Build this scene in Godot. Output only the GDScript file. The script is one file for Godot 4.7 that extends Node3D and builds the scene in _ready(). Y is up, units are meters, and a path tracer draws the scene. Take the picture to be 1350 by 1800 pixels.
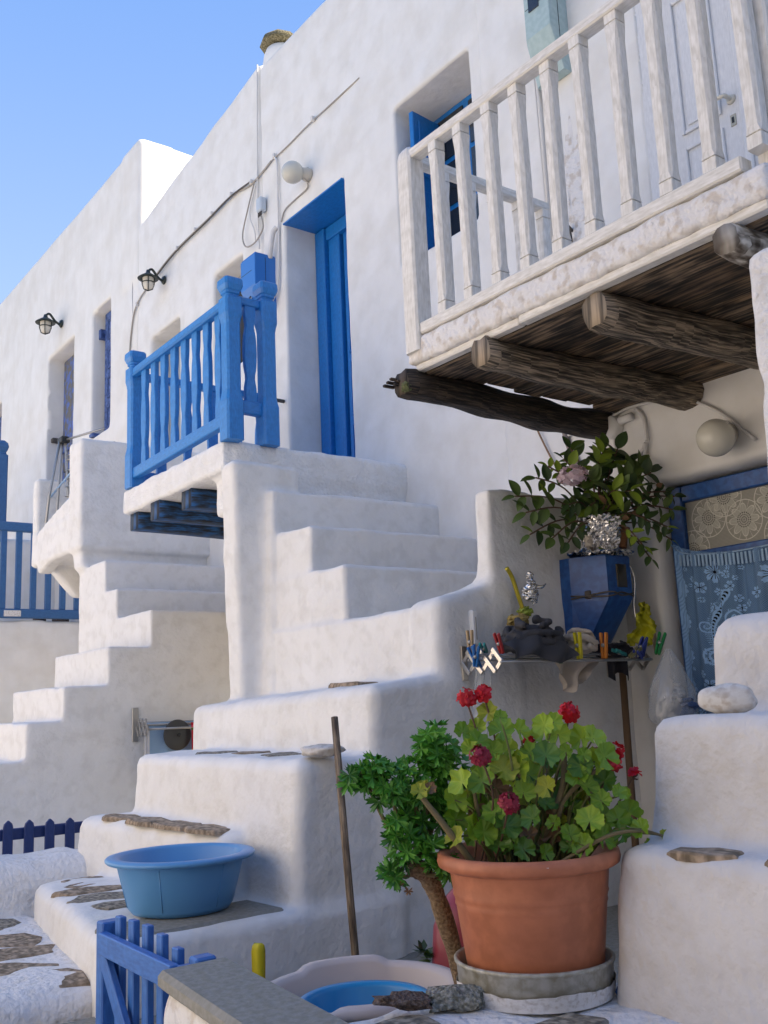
extends Node3D
# A whitewashed island lane: three joined houses with outdoor stairs, balconies and pot plants.
# x runs into the houses (their fronts stand at x = 4), z runs towards the viewer, y is up.

var rng := RandomNumberGenerator.new()
var wob := FastNoiseLite.new()
var used := {}
var M := {}


# ---------------------------------------------------------------- naming
func numbered(called: String, where: Node) -> String:
	var key := str(where.get_instance_id()) + called
	var n: int = used.get(key, 0)
	used[key] = n + 1
	return called if n == 0 else "%s_%03d" % [called, n]


func tag(o: Node, label: String, category: String, group := "") -> void:
	o.set_meta("label", label)
	o.set_meta("category", category)
	if group != "":
		o.set_meta("group", group)


func thing(called: String, at: Vector3, label: String, category: String, group := "", turn := 0.0) -> Node3D:
	var o := Node3D.new()
	o.name = numbered(called, self)
	o.position = at
	o.rotation.y = turn
	add_child(o, true)
	tag(o, label, category, group)
	return o


func where_is(n: Node) -> Transform3D:
	var t := Transform3D()
	while n != null and n != self:
		t = (n as Node3D).transform * t
		n = n.get_parent()
	return t


# a mesh given in world space (or placed by xf) becomes a part of "parent"
func part(called: String, mesh: Mesh, m: Material, parent: Node, xf := Transform3D()) -> MeshInstance3D:
	var o := MeshInstance3D.new()
	o.name = numbered(called, parent)
	o.mesh = mesh
	o.material_override = m
	parent.add_child(o, true)
	o.transform = where_is(parent).affine_inverse() * xf
	return o


func structure(called: String, mesh: Mesh, m: Material) -> MeshInstance3D:
	var o := part(called, mesh, m, self)
	o.set_meta("kind", "structure")
	return o


func at(x: float, y: float, z: float) -> Transform3D:
	return Transform3D(Basis(), Vector3(x, y, z))


func turned(p: Vector3, euler: Vector3, s := 1.0) -> Transform3D:
	return Transform3D(Basis.from_euler(euler).scaled_local(Vector3.ONE * s), p)


# ---------------------------------------------------------------- mesh building
class MB:
	var st := SurfaceTool.new()
	var smooth := false

	func _init(sm := false):
		st.begin(Mesh.PRIMITIVE_TRIANGLES)
		smooth = sm
		st.set_smooth_group(0 if sm else -1)

	func v(p: Vector3, uv := Vector2.ZERO):
		st.set_uv(uv)
		st.add_vertex(p)

	func tri(a: Vector3, b: Vector3, c: Vector3):
		v(a); v(b); v(c)

	func quad(a: Vector3, b: Vector3, c: Vector3, d: Vector3):
		tri(a, b, c); tri(a, c, d)

	func quaduv(a: Vector3, b: Vector3, c: Vector3, d: Vector3, ua: Vector2, ub: Vector2, uc: Vector2, ud: Vector2):
		v(a, ua); v(b, ub); v(c, uc)
		v(a, ua); v(c, uc); v(d, ud)

	# a box with chamfered edges; u runs along the longest side
	func box(c: Vector3, s: Vector3, b := 0.004, xf := Transform3D()):
		var h := s * 0.5
		b = minf(b, minf(h.x, minf(h.y, h.z)) * 0.9)
		var la := 0
		if s.y > s.x: la = 1
		if s.z > s[la]: la = 2
		var off := absf(fmod(c.x * 7.31 + c.y * 3.17 + c.z * 5.77, 5.0))
		for ax in 3:
			var a1 := (ax + 1) % 3
			var a2 := (ax + 2) % 3
			for sg in [-1.0, 1.0]:
				var p := []
				for q in [[-1, -1], [1, -1], [1, 1], [-1, 1]]:
					var w := Vector3.ZERO
					w[ax] = sg * h[ax]
					w[a1] = q[0] * (h[a1] - b)
					w[a2] = q[1] * (h[a2] - b)
					p.append(w)
				_q(p, c, xf, sg > 0, la, ax, off)
		for ax in 3:   # edges along ax
			var a1 := (ax + 1) % 3
			var a2 := (ax + 2) % 3
			for s1 in [-1.0, 1.0]:
				for s2 in [-1.0, 1.0]:
					var p := []
					for q in [[-1, 0], [1, 0], [1, 1], [-1, 1]]:
						var w := Vector3.ZERO
						w[ax] = q[0] * (h[ax] - b)
						w[a1] = s1 * (h[a1] - (b if q[1] == 1 else 0.0))
						w[a2] = s2 * (h[a2] - (0.0 if q[1] == 1 else b))
						p.append(w)
					_q(p, c, xf, s1 * s2 < 0, la, ax, off)
		for sx in [-1.0, 1.0]:
			for sy in [-1.0, 1.0]:
				for sz in [-1.0, 1.0]:
					var A := Vector3(sx * h.x, sy * (h.y - b), sz * (h.z - b))
					var B := Vector3(sx * (h.x - b), sy * h.y, sz * (h.z - b))
					var C := Vector3(sx * (h.x - b), sy * (h.y - b), sz * h.z)
					if sx * sy * sz > 0:
						tri(xf * (c + A), xf * (c + C), xf * (c + B))
					else:
						tri(xf * (c + A), xf * (c + B), xf * (c + C))

	func _q(p: Array, c: Vector3, xf: Transform3D, flip: bool, la: int, ax: int, off: float):
		var uv := []
		var lb := (la + 1) % 3
		if lb == ax: lb = (la + 2) % 3
		for w in p:
			if la == ax:
				uv.append(Vector2(w[(la + 1) % 3] * 0.3 + off, w[(la + 2) % 3] + off * 0.37))
			else:
				uv.append(Vector2(w[la] + off, w[lb] + off * 0.37 + ax * 0.21))
		var q := []
		for w in p:
			q.append(xf * (c + w))
		if flip:
			quaduv(q[3], q[2], q[1], q[0], uv[3], uv[2], uv[1], uv[0])
		else:
			quaduv(q[0], q[1], q[2], q[3], uv[0], uv[1], uv[2], uv[3])

	# box between two corners
	func bb(lo: Vector3, hi: Vector3, b := 0.004):
		box((lo + hi) * 0.5, (hi - lo).abs(), b)

	# rings of equal length joined in order
	func rings(rs: Array, closed := true, cap := true):
		var n: int = rs[0].size()
		var cnt := n if closed else n - 1
		var along := 0.0
		for i in rs.size() - 1:
			var step: float = (rs[i + 1][0] - rs[i][0]).length()
			var around := 0.0
			for j in cnt:
				var k := (j + 1) % n
				var wdt: float = (rs[i][k] - rs[i][j]).length()
				quaduv(rs[i][j], rs[i + 1][j], rs[i + 1][k], rs[i][k], Vector2(along, around), Vector2(along + step, around), Vector2(along + step, around + wdt), Vector2(along, around + wdt))
				around += wdt
			along += step
		if cap and closed:
			for e in [0, rs.size() - 1]:
				var m := Vector3.ZERO
				for w in rs[e]: m += w
				m /= n
				for j in n:
					var k := (j + 1) % n
					if e == 0:
						v(m, Vector2(0.1, 0.1)); v(rs[e][j], cap_uv(rs[e][j] - m)); v(rs[e][k], cap_uv(rs[e][k] - m))
					else:
						v(m, Vector2(0.1, 0.1)); v(rs[e][k], cap_uv(rs[e][k] - m)); v(rs[e][j], cap_uv(rs[e][j] - m))

	func cap_uv(d: Vector3) -> Vector2:
		return Vector2(0.1 + d.y * 0.4, 0.1 + (d.x + d.z) * 0.4)

	func tube(pts: Array, rad, sides := 8, cap := true):
		var rs := []
		var up := Vector3.UP
		var prev := Vector3.ZERO
		for i in pts.size():
			var t: Vector3 = (pts[mini(i + 1, pts.size() - 1)] - pts[maxi(i - 1, 0)]).normalized()
			var sidev: Vector3
			if prev == Vector3.ZERO:
				sidev = t.cross(up if absf(t.y) < 0.9 else Vector3.RIGHT).normalized()
			else:
				sidev = (prev - t * prev.dot(t)).normalized()
			prev = sidev
			var o := t.cross(sidev)
			var r: float = rad[i] if rad is Array else rad
			var ring := []
			for j in sides:
				var a := TAU * j / sides
				ring.append(pts[i] + (sidev * cos(a) + o * sin(a)) * r)
			rs.append(ring)
		rings(rs, true, cap)

	# turned shape round the y axis: profile of (radius, height)
	func lathe(pr: Array, seg := 32, c := Vector3.ZERO):
		for i in pr.size() - 1:
			for j in seg:
				var a := TAU * j / seg
				var b := TAU * (j + 1) / seg
				var p0 := c + Vector3(cos(a) * pr[i].x, pr[i].y, sin(a) * pr[i].x)
				var p1 := c + Vector3(cos(b) * pr[i].x, pr[i].y, sin(b) * pr[i].x)
				var q0 := c + Vector3(cos(a) * pr[i + 1].x, pr[i + 1].y, sin(a) * pr[i + 1].x)
				var q1 := c + Vector3(cos(b) * pr[i + 1].x, pr[i + 1].y, sin(b) * pr[i + 1].x)
				if pr[i].x > 0.0001:
					tri(p0, p1, q1)
				if pr[i + 1].x > 0.0001:
					tri(p0, q1, q0)

	func grid(nu: int, nv: int, f: Callable):
		var p := []
		for i in nu + 1:
			var row := []
			for j in nv + 1:
				row.append(f.call(float(i) / nu, float(j) / nv))
			p.append(row)
		for i in nu:
			for j in nv:
				quaduv(p[i][j], p[i + 1][j], p[i + 1][j + 1], p[i][j + 1], Vector2(float(i) / nu, float(j) / nv), Vector2(float(i + 1) / nu, float(j) / nv), Vector2(float(i + 1) / nu, float(j + 1) / nv), Vector2(float(i) / nu, float(j + 1) / nv))

	func done() -> ArrayMesh:
		if smooth:
			st.index()
		st.generate_normals()
		return st.commit()


func box_mesh(lo: Vector3, hi: Vector3, b := 0.004) -> ArrayMesh:
	var m := MB.new()
	m.bb(lo, hi, b)
	return m.done()


func tube_mesh(pts: Array, rad, sides := 8) -> ArrayMesh:
	var m := MB.new(true)
	m.tube(pts, rad, sides)
	return m.done()


func lathe_mesh(pr: Array, seg := 40) -> ArrayMesh:
	var m := MB.new(true)
	m.lathe(pr, seg)
	return m.done()


func curve(pts: Array, n := 6) -> Array:   # a smooth line through the points
	var out := []
	for i in pts.size() - 1:
		var a: Vector3 = pts[maxi(i - 1, 0)]
		var d: Vector3 = pts[mini(i + 2, pts.size() - 1)]
		for k in n:
			out.append((pts[i] as Vector3).cubic_interpolate(pts[i + 1], a, d, float(k) / n))
	out.append(pts[-1])
	return out


# ---------------------------------------------------------------- soft masonry: rounded boxes joined smoothly, then meshed with surface nets
class Op:
	var inv: Transform3D
	var half: Vector3
	var r: float
	var k: float
	var cut: bool


func bx(lo: Vector3, hi: Vector3, r := 0.03, k := 0.03, cut := false, ay := Vector3.UP, az := Vector3.BACK, ax := Vector3.RIGHT) -> Op:
	var o := Op.new()
	var c := (lo + hi) * 0.5
	o.inv = Transform3D(Basis(ax, ay, az), c).affine_inverse()
	o.half = (hi - lo) * 0.5 - Vector3.ONE * r
	o.r = r
	o.k = k
	o.cut = cut
	return o


func masonry(ops: Array, lo: Vector3, hi: Vector3, cell: float, amp := 0.006, freq := 3.0) -> ArrayMesh:
	var n := Vector3i(((hi - lo) / cell).ceil()) + Vector3i.ONE
	var sy := n.x
	var sz := n.x * n.y
	var vals := PackedFloat32Array()
	vals.resize(sz * n.z)
	vals.fill(1e20)
	var vid := PackedInt32Array()
	vid.resize(sz * n.z)
	vid.fill(-1)
	var verts := PackedVector3Array()
	var norms := PackedVector3Array()
	var cells := PackedInt32Array()
	const B := 4
	var reach := B * cell * 0.87 * 1.35 + amp * 2.0
	var offs := [0, 1, sy, sy + 1, sz, sz + 1, sz + sy, sz + sy + 1]
	for bz in range(0, n.z - 1, B):
		for by in range(0, n.y - 1, B):
			for bxx in range(0, n.x - 1, B):
				var ctr := lo + Vector3(bxx + B * 0.5, by + B * 0.5, bz + B * 0.5) * cell
				var d0 := field(ops, ctr, 0.0, freq)
				if absf(d0) > reach:
					continue
				var near := []   # only the boxes that can matter inside this block
				for o: Op in ops:
					var q := (o.inv * ctr).abs() - o.half
					var e := q.max(Vector3.ZERO).length() + minf(maxf(q.x, maxf(q.y, q.z)), 0.0) - o.r
					if e < (reach * 2.0 + o.k * 2.0 if o.cut else maxf(d0, 0.0) + reach * 2.5 + o.k * 2.0):
						near.append(o)
				for kz in range(bz, mini(bz + B + 1, n.z)):
					for ky in range(by, mini(by + B + 1, n.y)):
						for kx in range(bxx, mini(bxx + B + 1, n.x)):
							var id := kx + ky * sy + kz * sz
							if vals[id] > 1e19:
								vals[id] = field(near, lo + Vector3(kx, ky, kz) * cell, amp, freq)
				for kz in range(bz, mini(bz + B, n.z - 1)):
					for ky in range(by, mini(by + B, n.y - 1)):
						for kx in range(bxx, mini(bxx + B, n.x - 1)):
							var id := kx + ky * sy + kz * sz
							var c := [vals[id], vals[id + 1], vals[id + sy], vals[id + sy + 1], vals[id + sz], vals[id + sz + 1], vals[id + sz + sy], vals[id + sz + sy + 1]]
							var inside := 0
							for q in 8:
								if c[q] < 0.0: inside += 1
							if inside == 0 or inside == 8:
								continue
							var sum := Vector3.ZERO
							var cnt := 0
							for q in 8:
								for bit in [1, 2, 4]:
									if q & bit: continue
									var w: int = q | bit
									if (c[q] < 0.0) != (c[w] < 0.0):
										var t: float = c[q] / (c[q] - c[w])
										var pa := Vector3(q & 1, (q >> 1) & 1, q >> 2)
										pa[0 if bit == 1 else (1 if bit == 2 else 2)] += t
										sum += pa
										cnt += 1
							vid[id] = verts.size()
							verts.append(lo + (Vector3(kx, ky, kz) + sum / cnt) * cell)
							norms.append(Vector3(c[1] + c[3] + c[5] + c[7] - c[0] - c[2] - c[4] - c[6], c[2] + c[3] + c[6] + c[7] - c[0] - c[1] - c[4] - c[5], c[4] + c[5] + c[6] + c[7] - c[0] - c[1] - c[2] - c[3]).normalized())
							cells.append(id)
	var idx := PackedInt32Array()
	var steps := [1, sy, sz]
	for id in cells:
		for a in 3:
			var e: int = id + steps[a]
			var f0 := vals[id]
			var f1 := vals[e]
			if f1 > 1e19 or (f0 < 0.0) == (f1 < 0.0):
				continue
			var u: int = steps[(a + 1) % 3]
			var w: int = steps[(a + 2) % 3]
			if id - u - w < 0:
				continue
			var q0 := vid[id]
			var q1 := vid[id - u]
			var q2 := vid[id - u - w]
			var q3 := vid[id - w]
			if q0 < 0 or q1 < 0 or q2 < 0 or q3 < 0:
				continue
			if f0 < 0.0:
				idx.append_array([q0, q3, q2, q0, q2, q1])
			else:
				idx.append_array([q0, q1, q2, q0, q2, q3])
	var arr := []
	arr.resize(Mesh.ARRAY_MAX)
	arr[Mesh.ARRAY_VERTEX] = verts
	arr[Mesh.ARRAY_NORMAL] = norms
	arr[Mesh.ARRAY_INDEX] = idx
	var mesh := ArrayMesh.new()
	mesh.add_surface_from_arrays(Mesh.PRIMITIVE_TRIANGLES, arr)
	return mesh


func field(ops: Array, p: Vector3, amp: float, freq: float) -> float:
	var d := 1e9
	for o: Op in ops:
		var q := (o.inv * p).abs() - o.half
		var e := q.max(Vector3.ZERO).length() + minf(maxf(q.x, maxf(q.y, q.z)), 0.0) - o.r
		if o.cut:
			var h := clampf(0.5 - 0.5 * (d + e) / o.k, 0.0, 1.0)
			d = d + (-e - d) * h + o.k * h * (1.0 - h)
		elif d > 1e8:
			d = e
		else:
			var h := clampf(0.5 + 0.5 * (d - e) / o.k, 0.0, 1.0)
			d = d + (e - d) * h - o.k * h * (1.0 - h)
	if amp > 0.0:
		var s := p * freq
		d += amp * (wob.get_noise_3dv(s) + 0.5 * wob.get_noise_3dv(s * 2.7 + Vector3(9, 3, 5)))
	return d


# ---------------------------------------------------------------- materials
func lin(r: float, g: float, b: float, a := 1.0) -> Color:
	var c := Color(r, g, b).linear_to_srgb()
	c.a = a
	return c


func noise_tex(freq: float, lo: Color, hi: Color, seed_: int, oct := 4, p0 := 0.3, p1 := 0.7, size := 512) -> NoiseTexture2D:
	var n := FastNoiseLite.new()
	n.noise_type = FastNoiseLite.TYPE_SIMPLEX_SMOOTH
	n.seed = seed_
	n.frequency = freq
	n.fractal_octaves = oct
	var t := NoiseTexture2D.new()
	t.width = size
	t.height = size
	t.seamless = true
	t.noise = n
	var g := Gradient.new()
	g.offsets = PackedFloat32Array([p0, p1])
	g.colors = PackedColorArray([lo, hi])
	t.color_ramp = g
	return t


func mat(c: Color, rough := 0.7, metal := 0.0) -> StandardMaterial3D:
	var m := StandardMaterial3D.new()
	m.albedo_color = c
	m.roughness = rough
	m.metallic = metal
	m.cull_mode = BaseMaterial3D.CULL_DISABLED
	return m


func tri_mat(c: Color, rough: float, alb: Texture2D, bump: Texture2D, bump_cm: float, scale: float, world := true) -> StandardMaterial3D:
	var m := mat(c, rough)
	m.albedo_texture = alb
	m.uv1_triplanar = true
	m.uv1_world_triplanar = world
	m.uv1_scale = Vector3.ONE * scale
	if bump:
		m.heightmap_enabled = true
		m.heightmap_texture = bump
		m.heightmap_scale = bump_cm
	return m


# streaks along u: wood grain
func grain_tex(seed_: int, dark: Color, light: Color, sx: float, sy: float, contrast := 1.0, blotch := 0.3, w := 256, h := 256) -> ImageTexture:
	var n := FastNoiseLite.new()
	n.seed = seed_
	n.frequency = 1.0
	n.fractal_octaves = 4
	var b := FastNoiseLite.new()
	b.seed = seed_ + 7
	b.frequency = 1.0
	var im := Image.create(w, h, false, Image.FORMAT_RGB8)
	for y in h:
		for x in w:
			# wrapped round two circles so that the picture repeats without a seam
			var a := TAU * x / w
			var v := n.get_noise_3d(cos(a) * sx, sin(a) * sx, y * sy / h)
			var fade := clampf((float(y) / h - 0.85) / 0.15, 0.0, 1.0)
			if fade > 0.0:
				v = lerpf(v, n.get_noise_3d(cos(a) * sx, sin(a) * sx, (y - h) * sy / h), fade)
			var g := b.get_noise_3d(cos(a) * sx * 1.5, sin(a) * sx * 1.5, sin(TAU * y / h) * 1.6)
			im.set_pixel(x, y, dark.lerp(light, clampf(0.5 + v * contrast + g * blotch, 0.0, 1.0)))
	return ImageTexture.create_from_image(im)


func wood_mat(tex: Texture2D, rough: float, uvs: Vector2, bump_cm := 0.2, bump: Texture2D = null) -> StandardMaterial3D:
	var m := mat(Color.WHITE, rough)
	m.albedo_texture = tex
	m.uv1_scale = Vector3(uvs.x, uvs.y, 1)
	if bump_cm > 0.0:
		m.heightmap_enabled = true
		m.heightmap_texture = bump if bump else tex
		m.heightmap_scale = bump_cm
	return m


func _ready() -> void:
	rng.seed = 20240611
	wob.seed = 5
	wob.frequency = 1.0
	wob.noise_type = FastNoiseLite.TYPE_SIMPLEX_SMOOTH
	wob.fractal_type = FastNoiseLite.FRACTAL_NONE
	# ------------------------------------------------ camera, sky, sun, exposure
	var cam := Camera3D.new()
	cam.name = "camera"
	cam.fov = 54.4
	cam.near = 0.05
	cam.far = 400.0
	cam.rotation_degrees = Vector3(11.0, -37.0, -2.5)
	add_child(cam)
	cam.current = true
	var env := Environment.new()
	var sky := Sky.new()
	var sm := ProceduralSkyMaterial.new()
	sm.sky_top_color = Color(0.30, 0.48, 0.745)
	sm.sky_horizon_color = Color(0.76, 0.82, 0.86)
	sm.sky_curve = 0.30
	sm.ground_bottom_color = Color(0.45, 0.43, 0.40)
	sm.ground_horizon_color = Color(0.55, 0.60, 0.66)
	sm.sky_energy_multiplier = 0.88
	sky.sky_material = sm
	env.background_mode = Environment.BG_SKY
	env.sky = sky
	env.background_energy_multiplier = 1.0
	env.ambient_light_source = Environment.AMBIENT_SOURCE_SKY
	env.tonemap_mode = Environment.TONE_MAPPER_LINEAR
	env.tonemap_exposure = 2.42
	env.sdfgi_enabled = true
	env.ssao_enabled = true
	env.ssil_enabled = true
	var we := WorldEnvironment.new()
	we.name = "world_environment"
	we.environment = env
	add_child(we)
	var sun := DirectionalLight3D.new()
	sun.name = "sun"
	sun.light_color = Color(1.0, 0.93, 0.83)
	sun.light_energy = 1.5
	sun.light_angular_distance = 0.5
	sun.shadow_enabled = true
	add_child(sun)
	var to_sun := Vector3(0.62, 0.80, 0.52)
	sun.look_at_from_position(to_sun * 50.0, Vector3.ZERO)
	make_materials()
	setting()
	house_far()
	house_middle()
	house_blue_door()
	house_near()
	opposite_row()
	stair_middle()
	stair_centre()
	stair_near()
	yard_walls()
	balcony()
	blue_landing_railing()
	terrace_railing()
	wall_fittings()
	gate_and_pickets()
	back_dryer()
	folding_rack()
	front_dryer()
	tubs_and_tools()
	terracotta_pot()
	curly_plant()
	wall_plant()


func make_materials() -> void:
	var pl_alb := noise_tex(0.006, Color(0.972, 0.968, 0.96), Color.WHITE, 11, 6, 0.2, 0.6)
	var pl_bump := noise_tex(0.02, Color.BLACK, Color.WHITE, 12, 5, 0.1, 0.9)
	M.plaster = tri_mat(lin(0.80, 0.785, 0.755), 0.92, pl_alb, pl_bump, 0.18, 0.9)
	var rough_bump := noise_tex(0.03, Color.BLACK, Color.WHITE, 14, 5, 0.2, 0.8)
	M.rough_plaster = tri_mat(lin(0.765, 0.745, 0.725), 0.95, noise_tex(0.012, Color(0.95, 0.94, 0.92), Color.WHITE, 13, 5, 0.2, 0.5), rough_bump, 0.55, 1.8)
	M.shaded_grimy_plaster = tri_mat(lin(0.66, 0.635, 0.61), 0.95, noise_tex(0.010, Color(0.965, 0.957, 0.945), Color.WHITE, 26, 6, 0.2, 0.6), noise_tex(0.03, Color.BLACK, Color.WHITE, 27, 5, 0.1, 0.9), 0.4, 1.6)  # base colour carries the dimmer light of the near steps, plus some grime
	M.slab_plaster = tri_mat(lin(0.82, 0.81, 0.79), 0.95, pl_alb, rough_bump, 0.5, 2.0)
	M.worn_plaster = tri_mat(lin(0.74, 0.72, 0.70), 0.95, noise_tex(0.012, Color(0.90, 0.87, 0.83), Color.WHITE, 15, 6, 0.22, 0.45), rough_bump, 0.4, 2.0)
	# faint vertical brush and rain streaks over the whitewash
	var streaks := grain_tex(19, Color(0.978, 0.976, 0.97), Color.WHITE, 1.3, 16.0, 0.9, 0.8)
	var im_up := streaks.get_image()
	im_up.rotate_90(CLOCKWISE)
	var streaks_up := ImageTexture.create_from_image(im_up)
	M.stair_plaster = tri_mat(lin(0.80, 0.785, 0.755), 0.92, noise_tex(0.01, Color(0.965, 0.963, 0.957), Color.WHITE, 20, 6, 0.2, 0.5), noise_tex(0.035, Color.BLACK, Color.WHITE, 25, 5, 0.1, 0.9), 0.26, 1.3)
	M.far_plaster = tri_mat(lin(0.81, 0.79, 0.75), 0.92, pl_alb, pl_bump, 0.16, 0.5)
	for m: StandardMaterial3D in [M.plaster, M.far_plaster, M.stair_plaster]:
		m.detail_enabled = true
		m.detail_albedo = streaks_up
		m.detail_blend_mode = BaseMaterial3D.BLEND_MODE_MUL
		m.detail_uv_layer = BaseMaterial3D.DETAIL_UV_2
		m.uv2_triplanar = true
		m.uv2_world_triplanar = true
		m.uv2_scale = Vector3(0.40, 0.30, 0.40)
	M.cement = tri_mat(lin(0.29, 0.28, 0.25), 0.9, noise_tex(0.02, Color(0.90, 0.90, 0.87), Color.WHITE, 16, 6, 0.2, 0.8), pl_bump, 0.12, 3.5)
	var st_tex := grain_tex(21, Color(0.40, 0.35, 0.28), Color(0.70, 0.62, 0.53), 2.2, 11.0, 1.2, 0.5)
	M.schist = tri_mat(Color.WHITE, 0.9, st_tex, st_tex, 0.7, 2.2)
	var st_tex2 := grain_tex(22, Color(0.36, 0.34, 0.30), Color(0.66, 0.62, 0.55), 2.5, 14.0, 1.2, 0.5)
	M.schist_grey = tri_mat(Color.WHITE, 0.9, st_tex2, st_tex2, 0.7, 2.7)
	M.cap_stone = tri_mat(lin(0.26, 0.23, 0.15), 0.95, noise_tex(0.03, Color(0.55, 0.55, 0.45), Color.WHITE, 17, 5), rough_bump, 1.0, 3.0)
	M.dirt = tri_mat(lin(0.25, 0.2, 0.14), 1.0, pl_alb, rough_bump, 0.6, 2.0)
	# painted and bare wood
	var brush := grain_tex(31, Color(0.86, 0.87, 0.885), Color.WHITE, 2.0, 30.0, 0.8, 0.6)
	M.blue = wood_mat(brush, 0.42, Vector2(1.5, 5), 0.05)
	M.blue.albedo_color = lin(0.010, 0.185, 0.55)
	M.blue_rail = wood_mat(brush, 0.40, Vector2(1.5, 5), 0.05)
	M.blue_rail.albedo_color = lin(0.030, 0.235, 0.62)
	M.blue_dull = wood_mat(grain_tex(32, Color(0.5, 0.56, 0.62), Color.WHITE, 3.0, 12.0, 1.0, 0.8), 0.6, Vector2(0.8, 2), 0.1)
	M.blue_dull.albedo_color = lin(0.10, 0.17, 0.42)
	M.blue_peeling = wood_mat(grain_tex(33, Color(0.42, 0.40, 0.36), Color(0.34, 0.44, 0.72), 1.6, 5.0, 0.7, 1.4), 0.7, Vector2(0.6, 1.2), 0.1)
	M.blue_beam = wood_mat(grain_tex(34, Color(0.05, 0.08, 0.12), Color(0.12, 0.36, 0.60), 1.2, 26.0, 1.0, 0.8), 0.6, Vector2(0.8, 2.5), 0.5)
	M.blue_teal = wood_mat(brush, 0.45, Vector2(1.5, 5), 0.05)
	M.blue_teal.albedo_color = lin(0.035, 0.135, 0.33)
	M.blue_navy = wood_mat(brush, 0.5, Vector2(1.5, 5), 0.08)
	M.blue_navy.albedo_color = lin(0.016, 0.042, 0.17)
	M.blue_gate = wood_mat(grain_tex(35, Color(0.82, 0.84, 0.88), Color.WHITE, 2.5, 22.0, 0.9, 0.6), 0.42, Vector2(1.2, 4), 0.12)
	M.blue_gate.albedo_color = lin(0.05, 0.175, 0.50)
	M.white_wood = wood_mat(grain_tex(36, Color(0.84, 0.83, 0.80), Color(0.97, 0.965, 0.955), 2.2, 26.0, 0.6, 0.5), 0.6, Vector2(0.9, 3.5), 0.06)
	M.white_wood.albedo_color = lin(0.90, 0.88, 0.85)
	M.limed_wood = wood_mat(grain_tex(40, Color(0.26, 0.22, 0.18), Color(0.80, 0.78, 0.74), 1.6, 10.0, 1.0, 0.9), 0.85, Vector2(0.8, 2.2), 0.5)
	M.grey_door = mat(lin(0.34, 0.34, 0.34), 0.6)
	M.white_door = wood_mat(grain_tex(51, Color(0.93, 0.93, 0.93), Color.WHITE, 2.4, 30.0, 0.7, 0.4), 0.55, Vector2(1, 4), 0.05)
	M.white_door.albedo_color = lin(0.72, 0.72, 0.72)
	M.old_wood = wood_mat(grain_tex(37, Color(0.20, 0.18, 0.155), Color(0.66, 0.59, 0.50), 0.9, 36.0, 1.2, 0.6), 0.85, Vector2(0.7, 2.6), 0.9)
	M.plank_wood = wood_mat(grain_tex(38, Color(0.15, 0.135, 0.12), Color(0.58, 0.49, 0.39), 1.0, 30.0, 1.1, 0.8), 0.85, Vector2(0.6, 1.6), 0.5)
	M.plank_dark = wood_mat(M.plank_wood.albedo_texture, 0.85, Vector2(0.5, 1.3), 0.5)
	M.plank_dark.albedo_color = lin(0.62, 0.58, 0.56)
	M.plank_mid = wood_mat(M.plank_wood.albedo_texture, 0.85, Vector2(0.45, 1.9), 0.5)
	M.plank_mid.albedo_color = lin(0.85, 0.80, 0.72)
	M.burnt_wood = wood_mat(M.old_wood.albedo_texture, 0.8, Vector2(0.7, 2.6), 0.9)
	M.burnt_wood.albedo_color = lin(0.22, 0.20, 0.19)
	M.stick = wood_mat(grain_tex(39, Color(0.30, 0.25, 0.2), Color(0.60, 0.52, 0.42), 1.5, 14.0, 1.0, 0.4), 0.8, Vector2(0.7, 6), 0.1)
	M.brown_stick = mat(lin(0.13, 0.075, 0.035), 0.7)
	M.black = mat(lin(0.015, 0.016, 0.015), 0.5)
	M.lantern_green = mat(lin(0.03, 0.04, 0.035), 0.45, 0.3)
	M.dark = mat(lin(0.012, 0.012, 0.015), 0.3)
	M.bulb_glass = mat(lin(0.62, 0.58, 0.50), 0.25)
	M.globe = mat(lin(0.58, 0.56, 0.48), 0.22)
	M.cream = mat(lin(0.55, 0.51, 0.43), 0.6)
	M.cable_grey = mat(lin(0.36, 0.33, 0.29), 0.8)
	M.cable_white = mat(lin(0.68, 0.66, 0.63), 0.7)
	M.cable_dark = mat(lin(0.08, 0.07, 0.06), 0.7)
	M.box_blue = tri_mat(lin(0.022, 0.10, 0.33), 0.38, noise_tex(0.02, Color(0.8, 0.82, 0.85), Color.WHITE, 41), null, 0.0, 2.0)
	M.box_bright = mat(lin(0.035, 0.19, 0.56), 0.38)
	M.box_teal = tri_mat(lin(0.42, 0.53, 0.52), 0.5, noise_tex(0.02, Color(0.93, 0.95, 0.95), Color.WHITE, 42), null, 0.0, 2.0)
	M.glass = mat(lin(0.02, 0.024, 0.03), 0.08)
	M.glass.metallic_specular = 0.6
	M.label = mat(lin(0.5, 0.56, 0.62), 0.5)
	M.steel = mat(lin(0.62, 0.58, 0.52), 0.28, 0.9)
	M.steel_dull = mat(lin(0.40, 0.39, 0.37), 0.4, 0.6)
	M.brass = mat(lin(0.5, 0.42, 0.30), 0.35, 0.8)
	M.foil = mat(lin(0.78, 0.77, 0.76), 0.2, 1.0)
	M.tub_blue = mat(lin(0.10, 0.29, 0.56), 0.36)
	M.tub_pink = mat(lin(0.60, 0.51, 0.46), 0.5)
	M.basin_blue = mat(lin(0.02, 0.27, 0.55), 0.32)
	M.yellow = mat(lin(0.62, 0.52, 0.01), 0.5)
	M.red_plastic = mat(lin(0.26, 0.02, 0.035), 0.35)
	M.terracotta = tri_mat(lin(0.50, 0.175, 0.085), 0.55, noise_tex(0.012, Color(0.90, 0.88, 0.86), Color.WHITE, 43, 5), null, 0.0, 2.5)
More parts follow.
